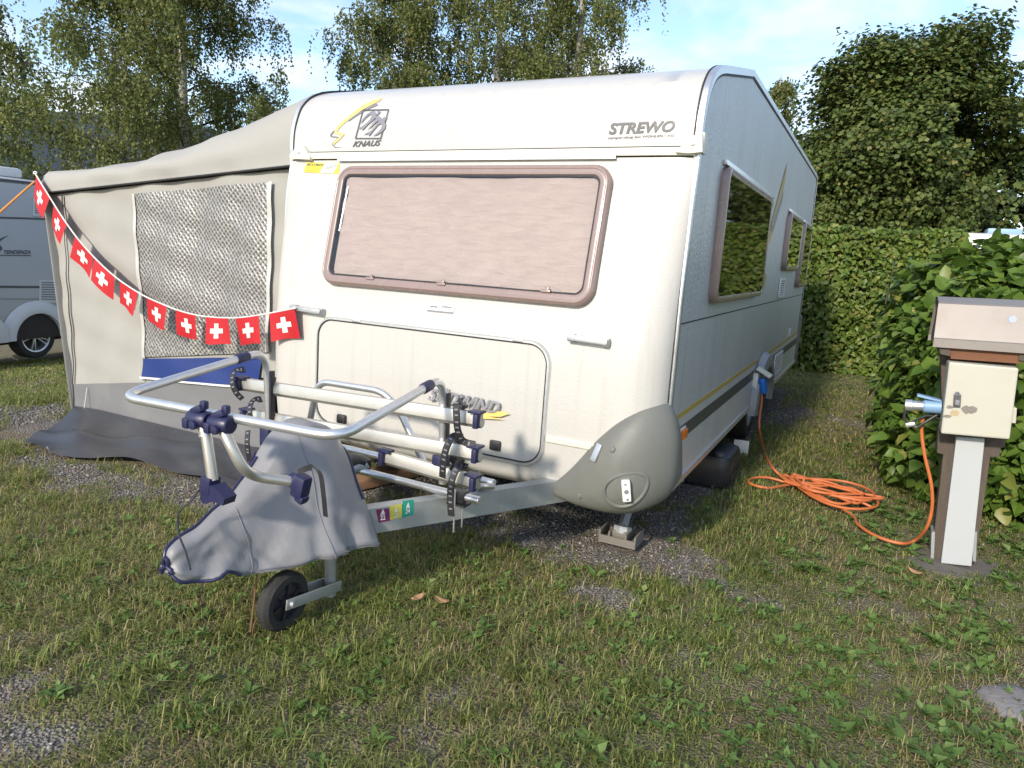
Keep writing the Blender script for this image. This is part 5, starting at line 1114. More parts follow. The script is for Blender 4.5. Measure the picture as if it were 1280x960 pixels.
co = np.stack([rx+x[:, None], ry+y[:, None], vv_[:, :, 2]+(gh(x, y)+0.002)[:, None]], -1).reshape(-1, 3)
mst = leafmat('gravel_stones', (0.085, 0.080, 0.074), (0.225, 0.205, 0.182), (0.42, 0.40, 0.37), trans=0.0, rough=0.75)
GS = npmesh('gravel', co, tris=(tri[None]+(np.arange(n)*6)[:, None, None]).reshape(-1, 3), mat=mst); tag(GS, 'loose grey gravel showing through the worn grass', 'gravel', kind='stuff')

# ---------------------------------------------------------------- grass blades
def blades(name, x, y, L, W, lean, mat_, label, cat, curl=0.6):
    n = len(x); th = RNG.uniform(0, 2*np.pi, n); dx, dy = np.cos(th), np.sin(th); z = gh(x, y)
    px, py = -dy, dx; le = lean
    mx_ = x+dx*L*le*0.35; my_ = y+dy*L*le*0.35; mz_ = z+L*np.sqrt(np.clip(1-(le*0.6)**2, 0.1, 1))*0.62
    tx = x+dx*L*le; ty = y+dy*L*le; tz = z+L*np.clip(1.0-le*curl, 0.12, 1)
    a = np.stack([x-px*W/2, y-py*W/2, z-0.004], -1); b = np.stack([x+px*W/2, y+py*W/2, z-0.004], -1)
    c = np.stack([mx_+px*W*0.42, my_+py*W*0.42, mz_], -1); d = np.stack([mx_-px*W*0.42, my_-py*W*0.42, mz_], -1); t = np.stack([tx, ty, tz], -1)
    co = np.stack([a, b, c, d, t], 1).reshape(-1, 3); k = np.arange(n)*5
    o = npmesh(name, co, quads=np.stack([k, k+1, k+2, k+3], -1), tris=np.stack([k+3, k+2, k+4], -1), mat=mat_); tag(o, label, cat, kind='stuff'); return o
def grass_pts(n, dens_pow=1.0, tuft=False):
    x, y = scatter(n, -11, 2.9, -2.8, 9.0); ok, dep = in_view(x, y, 0.10); x, y, dep = x[ok], y[ok], dep[ok]
    g = gravelness(x, y); k = (RNG.random(len(x)) < np.clip(1.03-1.12*g, 0.015, 1)*np.clip(3.0/dep, 0.08, 1)**(dens_pow*1.35)) & free(x, y); return x[k], y[k], dep[k]
mgr = leafmat('grass_blades', (0.130, 0.180, 0.038), (0.300, 0.330, 0.090), (0.50, 0.44, 0.20), trans=0.42, rough=0.6)
mdr = leafmat('dry_grass_blades', (0.26, 0.19, 0.085), (0.43, 0.35, 0.17), (0.55, 0.48, 0.29), trans=0.2, rough=0.7)
mwd = leafmat('weed_leaves', (0.085, 0.155, 0.036), (0.165, 0.265, 0.066), (0.25, 0.33, 0.11), trans=0.35, rough=0.5)
# tufts: clumps of longer blades; lawn: short blades in between
x, y, dep = grass_pts(900000); tn = fbm(x, y, 3.2, 91, 3)
far = np.clip(dep/3.5, 1, 2.6)
L = (0.020+0.030*RNG.random(len(x)))*(0.6+1.3*tn)*np.clip(far, 1, 1.6); L *= 1-0.35*smooth((x-0.35)/0.3)
L *= np.where(dep > 6.5, 0.55, 1.0)
blades('grass', x, y, L, (0.0028+0.0022*RNG.random(len(x)))*far, RNG.uniform(0.45, 1.35, len(x)), mgr, 'short patchy green lawn grass on the pitch', 'grass')
tx, ty, td = grass_pts(13000); m_ = fbm(tx, ty, 2.0, 33, 3) > 0.44; tx, ty, td = tx[m_], ty[m_], td[m_]; K = 20
x = np.repeat(tx, K)+RNG.normal(0, 0.018, len(tx)*K); y = np.repeat(ty, K)+RNG.normal(0, 0.018, len(tx)*K); far = np.clip(np.repeat(td, K)/3.5, 1, 2.4)
tl = np.repeat(0.05+0.085*RNG.random(len(tx))**1.4, K); tl *= np.where(x > 0.45, 0.6, 1.0); tl *= np.where(np.repeat(td, K) > 6.5, 0.45, 1.0); ok = free(x, y)
x, y, far, tl = x[ok], y[ok], far[ok], tl[ok]
blades('tall_grass', x, y, tl*RNG.uniform(0.5, 1.1, len(x)), (0.0026+0.0022*RNG.random(len(x)))*far, RNG.uniform(0.45, 1.35, len(x)), mgr, 'longer grass tufts scattered over the pitch', 'grass', 0.7)
x, y, dep = grass_pts(330000); dn = fbm(x, y, 1.3, 64, 4)+0.16*smooth((-0.9-x)/1.0)-0.13*smooth((x-0.2)/0.5); k = dn > 0.38; x, y, dep = x[k], y[k], dep[k]; far = np.clip(dep/3.5, 1, 2.4)
blades('dry_grass', x, y, (0.03+0.08*RNG.random(len(x))**2)*np.where(dep > 6.5, 0.5, 1), (0.0018+0.0014*RNG.random(len(x)))*far, RNG.uniform(0.55, 1.25, len(x)), mdr, 'dry straw coloured grass lying among the green', 'dry grass', 0.82)

# ---------------------------------------------------------------- broad-leaved weeds (clover, plantain) as ground cover
def leaf_mesh(P, D, U, L, W, fold=0.25):
    """leaf per point: P base, D direction, U normal; 6 verts, 4 tris (folded along the midrib)"""
    D = D/np.linalg.norm(D, axis=1, keepdims=True); S = np.cross(D, U); S /= np.maximum(np.linalg.norm(S, axis=1, keepdims=True), 1e-6); Nn = np.cross(S, D)
    L = L[:, None]; W = W[:, None]
    b = P; m1 = P+D*L*0.45; t = P+D*L-Nn*L*0.18
    l = P+D*L*0.38+S*W*0.5+Nn*W*fold; r = P+D*L*0.38-S*W*0.5+Nn*W*fold
    co = np.stack([b, r, t, l, m1], 1).reshape(-1, 3); k = np.arange(len(P))*5
    tr = np.stack([np.stack([k, k+1, k+4], -1), np.stack([k+1, k+2, k+4], -1), np.stack([k+2, k+3, k+4], -1), np.stack([k+3, k, k+4], -1)], 1).reshape(-1, 3)
    return co, tr
def ovate(P, D, U, L, W, fold=0.14, droop=0.22):
    """broad pointed leaf: midrib of 4 points, 3 outline points each side"""
    D = D/np.linalg.norm(D, axis=1, keepdims=True); S = np.cross(D, U); S /= np.maximum(np.linalg.norm(S, axis=1, keepdims=True), 1e-6); Nn = np.cross(S, D); L = L[:, None]; W = W[:, None]
    def q(a, b): return P+D*L*a+S*W*b+Nn*(W*fold*abs(b)*2-L*droop*a*a)
    pts = [q(0, 0), q(.30, 0), q(.62, 0), q(1, 0), q(.14, .36), q(.38, .5), q(.72, .30), q(.14, -.36), q(.38, -.5), q(.72, -.30)]
    F = [(0, 1, 4), (4, 1, 5), (1, 2, 5), (5, 2, 6), (2, 3, 6), (1, 0, 7), (1, 7, 8), (2, 1, 8), (2, 8, 9), (3, 2, 9)]
    k = np.arange(len(P))*10; return np.stack(pts, 1).reshape(-1, 3), (k[:, None, None]+np.array(F)[None]).reshape(-1, 3)
wx, wy, wd = grass_pts(30000, 1.2); wn = fbm(wx, wy, 1.1, 5, 4)+0.11*smooth((wx-0.3)/0.5)+0.03*smooth((-wy-1.0)/0.5); k = wn > 0.475; wx, wy, wd = wx[k], wy[k], wd[k]; K = 9
n = len(wx)*K; th = np.tile(np.arange(K)*2*np.pi/K, len(wx))+RNG.normal(0, 0.5, n)+np.repeat(RNG.random(len(wx))*6, K); sz = np.repeat((0.014+0.028*RNG.random(len(wx))**1.6)*(1+0.35*smooth((wx-0.3)/0.5)), K)*RNG.uniform(0.6, 1.2, n)
px = np.repeat(wx, K)+RNG.normal(0, 0.008, n); py = np.repeat(wy, K)+RNG.normal(0, 0.008, n); el_ = RNG.uniform(0.1, 1.0, n)
D = np.stack([np.cos(th), np.sin(th), el_], -1); U = np.stack([-0.5*np.cos(th), -0.5*np.sin(th), np.ones(n)], -1)
P0 = np.stack([px, py, gh(px, py)+RNG.uniform(0.0, 0.02, n)], -1)+D*0.006; ok = free(px, py)
co, tr = leaf_mesh(P0[ok], D[ok], U[ok], sz[ok], sz[ok]*RNG.uniform(0.45, 0.75, ok.sum()))
WD = npmesh('ground_weeds', co, tris=tr, mat=mwd); tag(WD, 'low broad leaved weeds spread through the grass', 'weeds', kind='stuff')
# brown leaf litter on the gravel and in thin turf
x, y = scatter(60000, -7, 2.6, -2.75, 5); ok, dep = in_view(x, y, 0.12); x, y, dep = x[ok], y[ok], dep[ok]; g = gravelness(x, y); q_ = fbm(x, y, 1.7, 140, 4)
k = (RNG.random(len(x)) < np.clip((q_-0.40)*3.2, 0, 1)*(0.30+0.7*g)*np.clip(3.4/dep, 0.15, 1)) & free(x, y); x, y = x[k], y[k]; n = len(x); th = RNG.uniform(0, 6.28, n)
D = np.stack([np.cos(th), np.sin(th), RNG.normal(0, 0.25, n)], -1); U = np.stack([RNG.normal(0, 0.4, n), RNG.normal(0, 0.4, n), np.ones(n)], -1); L = RNG.uniform(0.006, 0.020, n)
co, tr = leaf_mesh(np.stack([x, y, gh(x, y)+RNG.uniform(0.004, 0.012, n)], -1), D, U, L, L*RNG.uniform(0.25, 0.6, n), 0.2)
LT = npmesh('leaf_litter', co, tris=tr, mat=leafmat('brown_leaf_litter', (0.13, 0.070, 0.034), (0.27, 0.17, 0.085), (0.42, 0.33, 0.20), trans=0.1, rough=0.8)); tag(LT, 'small brown dead leaves and bits strewn over the gravel', 'leaf litter', kind='stuff')
b = onground(1287, 880); rr_ = random.Random(9)
ol = [(0.15*math.cos(a)*(0.85+0.3*rr_.random()), 0.13*math.sin(a)*(0.85+0.3*rr_.random())) for a in np.linspace(0, 2*math.pi, 15)[:-1]]
fs = MB().loops([[Vector((b[0]+x_*k_, b[1]+y_*k_, float(gh(b[0], b[1]))+h_)) for x_, y_ in ol] for k_, h_ in ((1.0, -0.03), (1.0, 0.012), (0.9, 0.026), (0.55, 0.031))], False, True).build('flat_stone', mat('grey_flat_stone', (0.24, 0.225, 0.215), 0.85, var=0.2, vs=14, bump=0.6, bs=45, dirt=(0.13, 0.11, 0.09), dirt_amt=0.6, dirt_scale=9), None, ang=50); tag(fs, 'flat grey stone sunk in the lawn in front of the mains post', 'stone')
# single larger rosettes that stand out in the turf
def rosette(px, py, s, n, seed, label, upright=0.5):
    r = np.random.default_rng(seed); b = onground(px, py); b[2] = float(gh(b[0], b[1])); th = np.arange(n)*2.4+r.random(n)*0.5
    D = np.stack([np.cos(th), np.sin(th), upright+0.5*r.random(n)], -1); U = np.stack([-0.6*np.cos(th), -0.6*np.sin(th), np.ones(n)], -1); L = s*(0.6+0.5*r.random(n))
    t = thing('weed_plant', label, 'weed', tuple(b), 'weeds that stand out in the lawn')
    for i in range(n):
        c1, t1 = ovate((b+D[i]*0.004)[None], D[i:i+1], U[i:i+1], L[i:i+1], L[i:i+1]*0.40, 0.12, 0.4)
        o = npmesh('leaf', c1, tris=t1, mat=mwd, parent=t)
for k, (px, py, s, n, lab, up) in enumerate(((905, 596, 0.11, 7, 'green weed sprouting beside the black canister', 1.6), (1180, 765, 0.075, 14, 'leafy weed clump growing in front of the mains post footing', 0.6), (1205, 800, 0.085, 12, 'large light green dandelion rosette in the shaded lawn', 0.5),
                            (1130, 930, 0.085, 12, 'dark green dandelion rosette beside the bare patch of earth', 0.5), (745, 722, 0.07, 6, 'small upright weed growing on the gravel before the steady foot', 1.2), (735, 925, 0.07, 10, 'dark leafy rosette in the worn grass', 0.5), (470, 925, 0.06, 9, 'small weed rosette in the worn grass ahead of the jockey wheel', 0.6))):
    rosette(px, py, s, n, 100+k, lab, up)
# fallen dry leaves
mfl = mat('dry_brown_leaf', (0.36, 0.21, 0.11), 0.8, var=0.2, vs=40)
for k, (px, py, lab) in enumerate(((552, 760, 'dry pale brown leaf lying on the grass beside the drawbar'), (522, 757, 'curled beige leaf on the grass near the jockey wheel'), (1142, 722, 'long curled dry leaf on the grass beside the mains post'))):
    b = onground(px, py); b[2] = float(gh(b[0], b[1]))+0.035; a = k*1.3; P = []
    for v in np.linspace(-1, 1, 7): P.append([Vector(b)+Vector((math.cos(a)*v*0.035+math.sin(a)*u*0.018*(1-v*v), math.sin(a)*v*0.035-math.cos(a)*u*0.018*(1-v*v), 0.012*v*v+0.010*u*u)) for u in np.linspace(-1, 1, 5)])
    o = MB().grid(P).build('fallen_leaf', mfl); o.modifiers.new('thickness', 'SOLIDIFY').thickness = 0.0008; tag(o, lab, 'leaf')
# ================================================================= trees
def quad_leaves(P, D, U, L, W):
    D = D/np.maximum(np.linalg.norm(D, axis=1, keepdims=True), 1e-6); S = np.cross(D, U); S /= np.maximum(np.linalg.norm(S, axis=1, keepdims=True), 1e-6); L = L[:, None]; W = W[:, None]
    co = np.stack([P, P+D*L*0.42+S*W*0.5, P+D*L, P+D*L*0.42-S*W*0.5], 1).reshape(-1, 3); k = np.arange(len(P))*4
    return co, np.stack([k, k+1, k+2, k+3], -1)
bark = mat('birch_bark', (0.36, 0.34, 0.30), 0.8, var=0.3, vs=3, stretch=(2, 2, 9), dirt=(0.05, 0.045, 0.04), dirt_amt=0.9, dirt_scale=2.5)
barkd = mat('dark_bark', (0.075, 0.055, 0.042), 0.9, var=0.3, vs=8, bump=0.5, bs=20)
lf_birch = leafmat('birch_leaves', (0.095, 0.125, 0.033), (0.200, 0.225, 0.070), (0.28, 0.26, 0.09), trans=0.42)
lf_maple = leafmat('maple_leaves', (0.045, 0.074, 0.016), (0.120, 0.160, 0.038), (0.17, 0.15, 0.04), trans=0.25)
lf_dark = leafmat('pine_needles', (0.012, 0.026, 0.008), (0.035, 0.055, 0.018), (0.10, 0.08, 0.03), trans=0.1)
def limb(r, p, d, length, n, droop, wob):
    pts = [np.array(p, float)]; d = np.array(d, float)
    for i in range(n): d = d+r.normal(0, wob, 3)+V(0, 0, droop); d /= np.linalg.norm(d); pts.append(pts[-1]+d*length/n)
    return pts
def birch(base, H, spread, nlimb, nleaf, seed, label, cat='tree', group=None, leaf=0.075, lean=0.0, dark=0, zmin=0.14):
    r = np.random.default_rng(seed); t = thing('birch_tree', label, cat, tuple(base), group)
    trunk = [V(*base)+V(lean*k/10*H*0.1, 0.02*math.sin(k), H*k/10*0.98) for k in range(11)]; mb = MB().tube([Vector(p) for p in catmull(trunk, 3)], list(np.linspace(H*0.019, 0.015, 31)), 9); mb.build('trunk', bark, t)
    mb = MB(); starts = []
    for i in range(nlimb):
        f = zmin+(0.97-zmin)*(i+r.random())/nlimb; k = f*10; k0 = int(k); p = trunk[k0]+(trunk[min(k0+1, 10)]-trunk[k0])*(k-k0)
        a = i*2.4+r.random()*0.8; ln = spread*(1.0-0.75*max(0, f-0.35)/0.65)*r.uniform(0.75, 1.1); 
        pts = limb(r, p, V(math.cos(a), math.sin(a), 0.9), ln, 7, -0.10, 0.10); mb.tube(pts, list(np.linspace(0.010+0.006*ln, 0.006, 8)), 5)
        for j in range(2, 8):
            for s in range(2):
                q = limb(r, pts[j], V(*(r.normal(0, 1, 3)*[1, 1, 0.4]))+V(math.cos(a), math.sin(a), 0.2)*0.5, ln*r.uniform(0.18, 0.36), 4, -0.05, 0.15); mb.tube(q, list(np.linspace(0.009, 0.004, 5)), 4); starts += [q[2], q[3], q[4]]
        starts += pts[3:]
    mb.build('limbs', barkd, t)
    starts = np.array(starts); ns = max(1, nleaf//26); si = r.integers(0, len(starts), ns); p = starts[si]+r.normal(0, 0.10, (ns, 3)); hd = r.normal(0, 1, (ns, 2)); hd /= np.linalg.norm(hd, axis=1, keepdims=True)
    ln = r.uniform(0.35, 1.25, ns); K = 26; u = np.tile(np.linspace(0.02, 1, K), ns); rep = lambda v: np.repeat(v, K, axis=0)
    hx = rep(hd); lnr = rep(ln); hor = 0.30*lnr*(1-np.exp(-3*u))
    P = rep(p)+np.stack([hx[:, 0]*hor, hx[:, 1]*hor, 0.10*lnr*np.sin(u*2.5)-0.95*lnr*u**1.25], -1)+r.normal(0, 0.035, (ns*K, 3))
    keep = P[:, 2] > base[2]+0.5; P = P[keep]; n = len(P)
    D = r.normal(0, 0.7, (n, 3))+V(0, 0, -0.8); U = r.normal(0, 1, (n, 3)); L = leaf*r.uniform(0.7, 1.3, n); co, qd = quad_leaves(P, D, U, L, L*0.72)
    cr_ = npmesh('crown', co, quads=qd, mat=lf_birch, parent=t); cr_['kind'] = 'stuff'; return t
def broadleaf(base, H, rx, rz, cz, nclump, nleaf, seed, label, mat_=None, name='maple_tree', leaf=0.14, group=None, clump=0.62, airy=False):
    r = np.random.default_rng(seed); t = thing(name, label, 'tree', tuple(base), group); base = V(*base)
    MB().tube([Vector(base+V(0, 0, -0.1)), Vector(base+V(0.05, 0, H*0.3)), Vector(base+V(0, 0.05, H*0.6)), Vector(base+V(0.1, 0, H*0.86))], [H*0.030, H*0.022, H*0.014, 0.02], 9).build('trunk', barkd, t)
    v = r.normal(0, 1, (nclump, 3)); v /= np.linalg.norm(v, axis=1, keepdims=True); rad = np.where(r.random(nclump) < 0.72, r.uniform(0.78, 1.06, nclump), r.uniform(0.3, 0.8, nclump))
    lump = 1+0.16*np.sin(v[:, 0]*5+seed)*np.cos(v[:, 2]*4)+0.10*np.sin(v[:, 1]*7); C = base+V(0, 0, cz)+v*rad[:, None]*lump[:, None]*V(rx, rx, rz)
    C = C[C[:, 2] > base[2]+0.4]; mb = MB()
    for c in C[::3]: 
        q = base+V(0, 0, max(0.8, min(H*0.8, (c[2]-base[2])*0.6))); mb.tube([Vector(q), Vector((q+c)/2+V(0, 0, 0.15)), Vector(c)], [0.05, 0.03, 0.01], 5)
    mb.build('limbs', barkd, t)
    ci = r.integers(0, len(C), nleaf); s = r.uniform(0.55, 1.25, len(C))[ci]; o = r.normal(0, 1, (nleaf, 3)); o /= np.linalg.norm(o, axis=1, keepdims=True); P = C[ci]+(o*(clump*s*r.random(nleaf)**0.4)[:, None] if not airy else np.clip(r.normal(0, 0.55, (nleaf, 3)), -0.95, 0.95)*(clump*s)[:, None])*V(1, 1, 0.72)
    out_ = P-(base+V(0, 0, cz)); out_ /= np.linalg.norm(out_, axis=1, keepdims=True); U = out_*0.7+V(0, 0, 0.9)+r.normal(0, 0.55, (nleaf, 3)); D = np.cross(U, r.normal(0, 1, (nleaf, 3)))+V(0, 0, -0.35)
    L = leaf*r.uniform(0.65, 1.3, nleaf); co, qd = quad_leaves(P, D, U, L, L*0.85); cr_ = npmesh('crown', co, quads=qd, mat=mat_ or lf_maple, parent=t); cr_['kind'] = 'stuff'; return t
def polar(px, dist):      # ground point in the direction of pixel column px
    d = ray(px, 330); d = d[:2]/np.linalg.norm(d[:2]); p = CAM[:2]+d*dist; return V(p[0], p[1], float(gz(max(p[0], -16), p[1])))
G_T = 'trees behind the pitches'
birch(polar(235, 19), 10.5, 3.9, 36, 130000, 1, 'loose weeping birch rising behind the grey awning roof', group=G_T, leaf=0.068, zmin=0.2)
birch(polar(-30, 24), 8.6, 3.3, 26, 48000, 2, 'yellow green tree behind the silver grey neighbour caravan', group=G_T, leaf=0.085, zmin=0.1)
birch(polar(500, 21), 10.5, 3.4, 30, 72000, 3, 'dense birch standing behind the caravan roof over its swallow emblem', group=G_T, leaf=0.075, zmin=0.1)
birch(polar(610, 22), 12.5, 3.6, 32, 76000, 4, 'tall birch standing behind the middle of the caravan roof', group=G_T, leaf=0.075, zmin=0.1)
birch(polar(705, 20), 11.5, 3.1, 30, 74000, 5, 'weeping birch with open hanging twigs behind the caravan roof beside clear sky', group=G_T, leaf=0.070, zmin=0.1)
birch(polar(948, 27), 8.2, 1.7, 20, 18000, 6, 'slim pale tree peeping over the grey side edge of the caravan roof', group=G_T, leaf=0.10, zmin=0.1)
broadleaf(polar(1108, 21), 8.0, 2.5, 2.75, 4.5, 200, 112000, 8, 'big round dark green maple tree behind the clipped hedge', leaf=0.115, group=G_T, clump=0.62, airy=True)
broadleaf(polar(1330, 23), 5.6, 3.0, 2.2, 3.0, 80, 26000, 9, 'dark evergreen tree with bare brown twigs behind the white caravan roof', lf_dark, 'evergreen_tree', 0.13, G_T, 0.55)
# trees behind the photographer that shade the right-hand part of the pitch
broadleaf(V(3.2, -15.5, 0), 9.5, 3.3, 4.2, 5.2, 90, 4000, 15, 'broad tree on the lane behind the viewer shading the mains post', leaf=0.24, name='shade_tree', clump=0.8)

# ================================================================= hedges
lf_hedge = leafmat('beech_hedge_leaves', (0.070, 0.120, 0.020), (0.175, 0.240, 0.045), (0.26, 0.23, 0.07), trans=0.28, rough=0.45)
def box_leaves(r, n, x0, x1, y0, y1, z0, z1, depth, bump_):
    """points in the skin of a box-shaped hedge: front (-y), left (-x) and top"""
    w_, d_, h_ = x1-x0, y1-y0, z1-z0; A = np.array([w_*h_, d_*h_, w_*d_, d_*h_*0.4]); f = r.choice(4, n, p=A/A.sum()); u, v = r.random(n), r.random(n); q = depth*r.random(n)**1.4
    x = np.where(f == 0, x0+u*w_, np.where(f == 1, x0+q, np.where(f == 3, x1-q, x0+u*w_))); y = np.where(f == 0, y0+q, y0+v*d_*(f != 1)+u*d_*(f == 1)); y = np.where(f == 3, y0+u*d_, y); z = np.where(f == 2, z1-q, z0+v*h_)
    b = bump_*(fbm(x+y, z+y*0.3, 1.6, 12, 4)-0.5)*2; nrm_ = np.stack([np.where(f == 1, -1., np.where(f == 3, 1., 0.)), np.where(f == 0, -1., 0.), np.where(f == 2, 1., 0.)], -1)
    P = np.stack([x, y, z], -1)+nrm_*b[:, None]; P[:, 2] = np.where(P[:, 2] < z0+0.02, z0+0.02+0.1*r.random(n), P[:, 2]); return P, nrm_
def hedge(name, label, box, n, leaf, seed, depth, bump_, stems):
    r = np.random.default_rng(seed); x0, x1, y0, y1, z0, z1 = box; t = thing(name, label, 'hedge', ((x0+x1)/2, (y0+y1)/2, 0)); P, nn = box_leaves(r, n, *box, depth, bump_)
    mb = MB()
    for k in range(stems):
        a = V(r.uniform(x0+0.15, x1-0.15), r.uniform(y0+0.15, y1-0.15), 0); mb.tube([Vector(a), Vector(a+V(r.normal(0, .06), r.normal(0, .06), z1*0.5)), Vector(a+V(r.normal(0, .12), r.normal(0, .12), z1*0.93))], [0.020, 0.014, 0.006], 5)
    mb.build('stems', barkd, t)
    U = nn*0.8+r.normal(0, 0.55, (n, 3))+V(0, 0, 0.45); D = np.cross(U, r.normal(0, 1, (n, 3)))+V(0, 0, -0.5); L = leaf*r.uniform(0.6, 1.25, n); return t, P, D, U, L
t, P, D, U, L = hedge('clipped_hedge', 'tall clipped green hedge standing beyond the rear end of the caravan', (-1.6, 1.75, 8.0, 9.1, 0, 2.12), 36000, 0.088, 31, 0.34, 0.15, 28)
co, tr = leaf_mesh(P, D, U, L, L*0.68, 0.15); o = npmesh('foliage', co, tris=tr, mat=lf_hedge, parent=t); o['kind'] = 'stuff'
# dark twiggy heart of the hedge
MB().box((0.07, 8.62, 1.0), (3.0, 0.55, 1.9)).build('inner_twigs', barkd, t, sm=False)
lf_bush = leafmat('broad_bush_leaves', (0.062, 0.120, 0.018), (0.150, 0.240, 0.042), (0.26, 0.27, 0.07), trans=0.30, rough=0.42)
r = np.random.default_rng(41); BT = thing('leafy_bush', 'big leafy green bush growing right behind the mains post', 'bush', (1.9, 3.2, 0))
def bush_pts(n, r):
    P = []; Nn = []
    cs = [(1.55, 2.45, 0.80, 0.62, 0.75, 0.85), (2.25, 2.35, 0.85, 0.75, 0.75, 0.92), (1.45, 3.5, 0.72, 0.58, 0.9, 0.82), (1.55, 4.8, 0.75, 0.60, 1.0, 0.85), (2.6, 3.6, 0.95, 0.9, 1.2, 0.90), (1.65, 6.3, 0.75, 0.6, 1.1, 0.9), (3.1, 2.4, 0.85, 0.8, 0.8, 0.85), (1.35, 2.3, 0.35, 0.42, 0.5, 0.40), (2.0, 1.95, 0.35, 0.75, 0.4, 0.40), (1.32, 3.0, 1.12, 0.46, 0.6, 0.50), (1.62, 2.5, 1.30, 0.55, 0.5, 0.45)]
    A = np.array([c[3]*c[5] for c in cs]); k = r.choice(len(cs), n, p=A/A.sum()); c = np.array(cs)[k]; v = r.normal(0, 1, (n, 3)); v /= np.linalg.norm(v, axis=1, keepdims=True)
    q = 1-0.32*r.random(n)**1.5; lum = 1+0.10*np.sin(v[:, 0]*6+k*2)*np.sin(v[:, 2]*7+k)+0.05*np.sin(v[:, 1]*13+v[:, 2]*11)
    return c[:, :3]+v*(q*lum)[:, None]*c[:, 3:6], v
n = 38000; P, nn = bush_pts(n, r); ok = (P[:, 2] > 0.02) & (P[:, 2] < 1.80); P, nn = P[ok], nn[ok]; n = len(P)
U = nn*0.55+r.normal(0, 0.4, (n, 3))+V(0, 0, 0.75); D = nn*0.8+r.normal(0, 0.6, (n, 3))+V(0, 0, -0.55); L = 0.082*r.uniform(0.5, 1.5, n)*np.where(P[:, 2] > 1.25, 1.25, 1.0)
vis = (nn @ V(-0.25, -1, 0.25) > 0.35) & (P[:, 1] < 3.0) & (P[:, 0] < 2.45); vi = np.where(vis)[0]; front = vi[np.argsort(-L[vi])[:300]]; rest = np.setdiff1d(np.arange(n), front)
near = rest[(P[rest, 1] < 3.3) & (P[rest, 0] < 2.7) & (nn[rest] @ V(-0.2, -1, 0.4) > -0.1)]; back_ = np.setdiff1d(rest, near)[::2]
co, tr = ovate(P[near], D[near], U[near], L[near], L[near]*0.80); c2, t2 = leaf_mesh(P[back_], D[back_], U[back_], L[back_]*1.25, L[back_]*1.0, 0.14)
o = npmesh('foliage', np.concatenate([co, c2]), tris=np.concatenate([tr, t2+len(co)]), mat=lf_bush, parent=BT); o['kind'] = 'stuff'
lm = []
for k in range(8):          # eight leaf shapes shared by the 300 single leaves
    c1, t1 = ovate(np.zeros((1, 3)), V(1, 0, 0)[None], V(0, 0, 1)[None], np.array([1.0]), np.array([0.66+0.025*k]), 0.08+0.02*k, 0.10+0.03*k)
    me = bpy.data.meshes.new('leaf'); me.from_pydata([tuple(q) for q in c1], [], [tuple(int(a) for a in q) for q in t1]); me.materials.append(lf_bush); lm.append(me)
for k, i in enumerate(front):
    d = Vector(D[i]).normalized(); u = Vector(U[i]); s = d.cross(u).normalized(); nn_ = s.cross(d)
    o = bpy.data.objects.new('leaf', lm[k % 8]); COL.objects.link(o); o.parent = BT; m_ = Matrix.Identity(4)
    for a in range(3): m_[a][0] = d[a]*L[i]; m_[a][1] = -s[a]*L[i]; m_[a][2] = nn_[a]*L[i]; m_[a][3] = P[i][a]-BT.location[a]
    o.matrix_local = m_
mb = MB()
for k in range(26):
    a = V(r.uniform(1.3, 2.8), r.uniform(2.1, 5.5), 0); mb.tube([Vector(a), Vector(a+V(r.normal(0, .1), r.normal(0, .1), .7)), Vector(a+V(r.normal(0, .2), r.normal(0, .2), 1.35))], [0.014, 0.010, 0.005], 5)
mb.build('stems', barkd, BT)
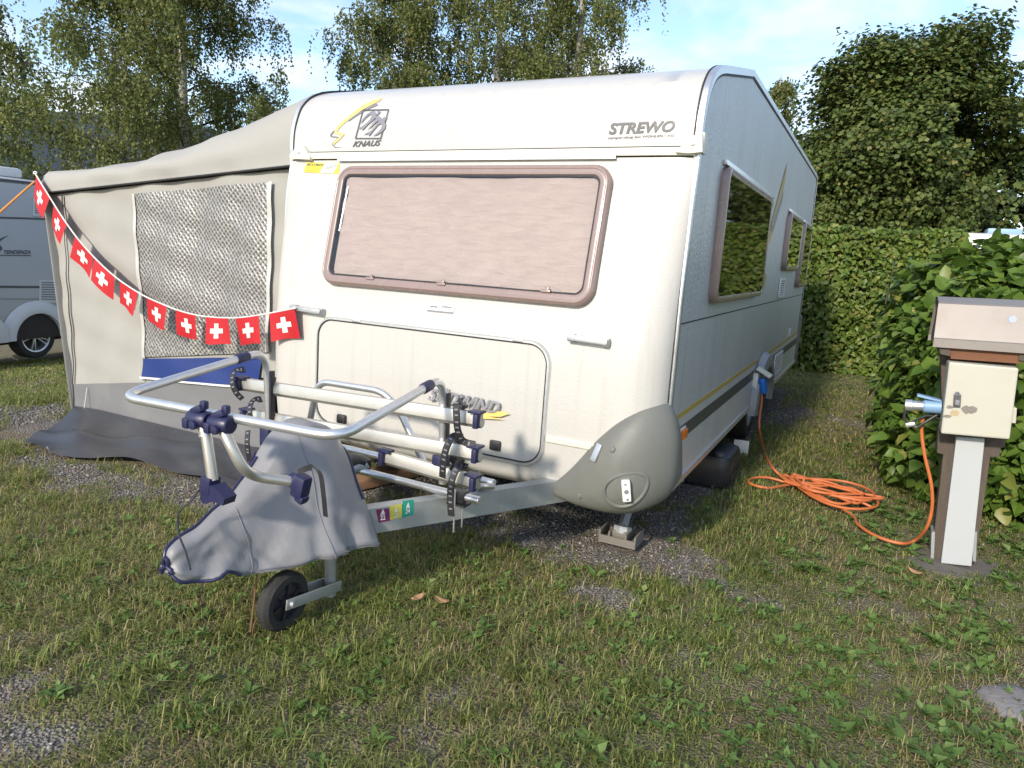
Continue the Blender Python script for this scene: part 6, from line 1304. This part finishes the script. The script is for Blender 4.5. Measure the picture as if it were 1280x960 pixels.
# sprigs standing out of the top
for (px, py, yy) in ((1190, 290, 2.6), (1178, 300, 2.6), (1230, 300, 2.3), (1120, 320, 2.6)):
    tp = at(px, py, 1, yy); b = tp-V(0.02, 0, 0.35); SG = MB().tube([Vector(b), Vector(tp)], [0.006, 0.003], 5).build('sprig', barkd, BT)
    for k in range(9):
        f = 0.25+0.75*k/8; th = k*2.4; l_ = np.array([0.11*(1.2-0.5*f)])
        c1, t1 = ovate((b+(tp-b)*f)[None], V(math.cos(th), math.sin(th), 0.3)[None], V(-0.3*math.cos(th), -0.3*math.sin(th), 1)[None], l_, l_*0.6, 0.12); npmesh('sprig_leaf', c1, tris=t1, mat=lf_bush, parent=SG)

# ================================================================= white caravan behind the bush, wooded hill
wb = thing('white_caravan', 'white caravan roof with hatch showing over the leafy bush', 'caravan', tuple(polar(1330, 19)))
c = polar(1330, 19); ztop = float(at(1262, 293, 1, c[1])[2])
for nm, loc, sz, bv in (('body', c+V(0.4, 0.8, ztop/2+0.15), (5.6, 2.2, ztop-0.3), 0.14), ('roof_hatch', V(at(1258, 290, 1, c[1])[0], c[1]+0.5, ztop+0.06), (0.65, 0.6, 0.15), 0.04), ('side_window', c+V(-0.8, -0.31, 1.55), (1.1, 0.04, 0.55), 0.01), ('awning_rail', c+V(0.4, -0.32, ztop-0.2), (5.3, 0.03, 0.04), 0.008)):
    MB().box(loc, sz, None, bv).build(nm, {'side_window': M['darkpane'], 'roof_hatch': M['paleblue'], 'awning_rail': M['alu']}.get(nm, M['white']), wb)
for s in (-0.5, 0.5): road_wheel(c+V(0.4+s, -0.1, 0.32), (0, -1, 0), 0.32, 0.2, wb, 5, M['alu'])
# chairs would stand beyond; the hill: one forested ridge
mh = mat('hazy_forest_hill', (0.018, 0.030, 0.040), 0.95, var=0.35, vs=0.03, bump=1.0, bs=0.08)  # blue of distant haze is put into the forest colour
az_ = np.linspace(math.radians(-100), math.radians(40), 90); rows = []
for k, (dist, f) in enumerate(((700, 0.0), (900, 0.45), (1150, 0.85), (1350, 1.0), (1500, 0.9))):
    hgt = 25+135*np.exp(-((np.degrees(az_)+54)/20)**2)+55*fbm(np.degrees(az_)*0.08, np.zeros_like(az_)+k*0.0, 1.0, 8, 4)
    hgt = hgt*np.clip((np.degrees(az_)*-1-22)/16, 0.1, 1)
    rows.append([(dist*math.sin(a), dist*math.cos(a), -6+h*f) for a, h in zip(az_, hgt)])
hl = MB().grid(rows).build('hills', mh, None, ang=80); hl['kind'] = 'structure'
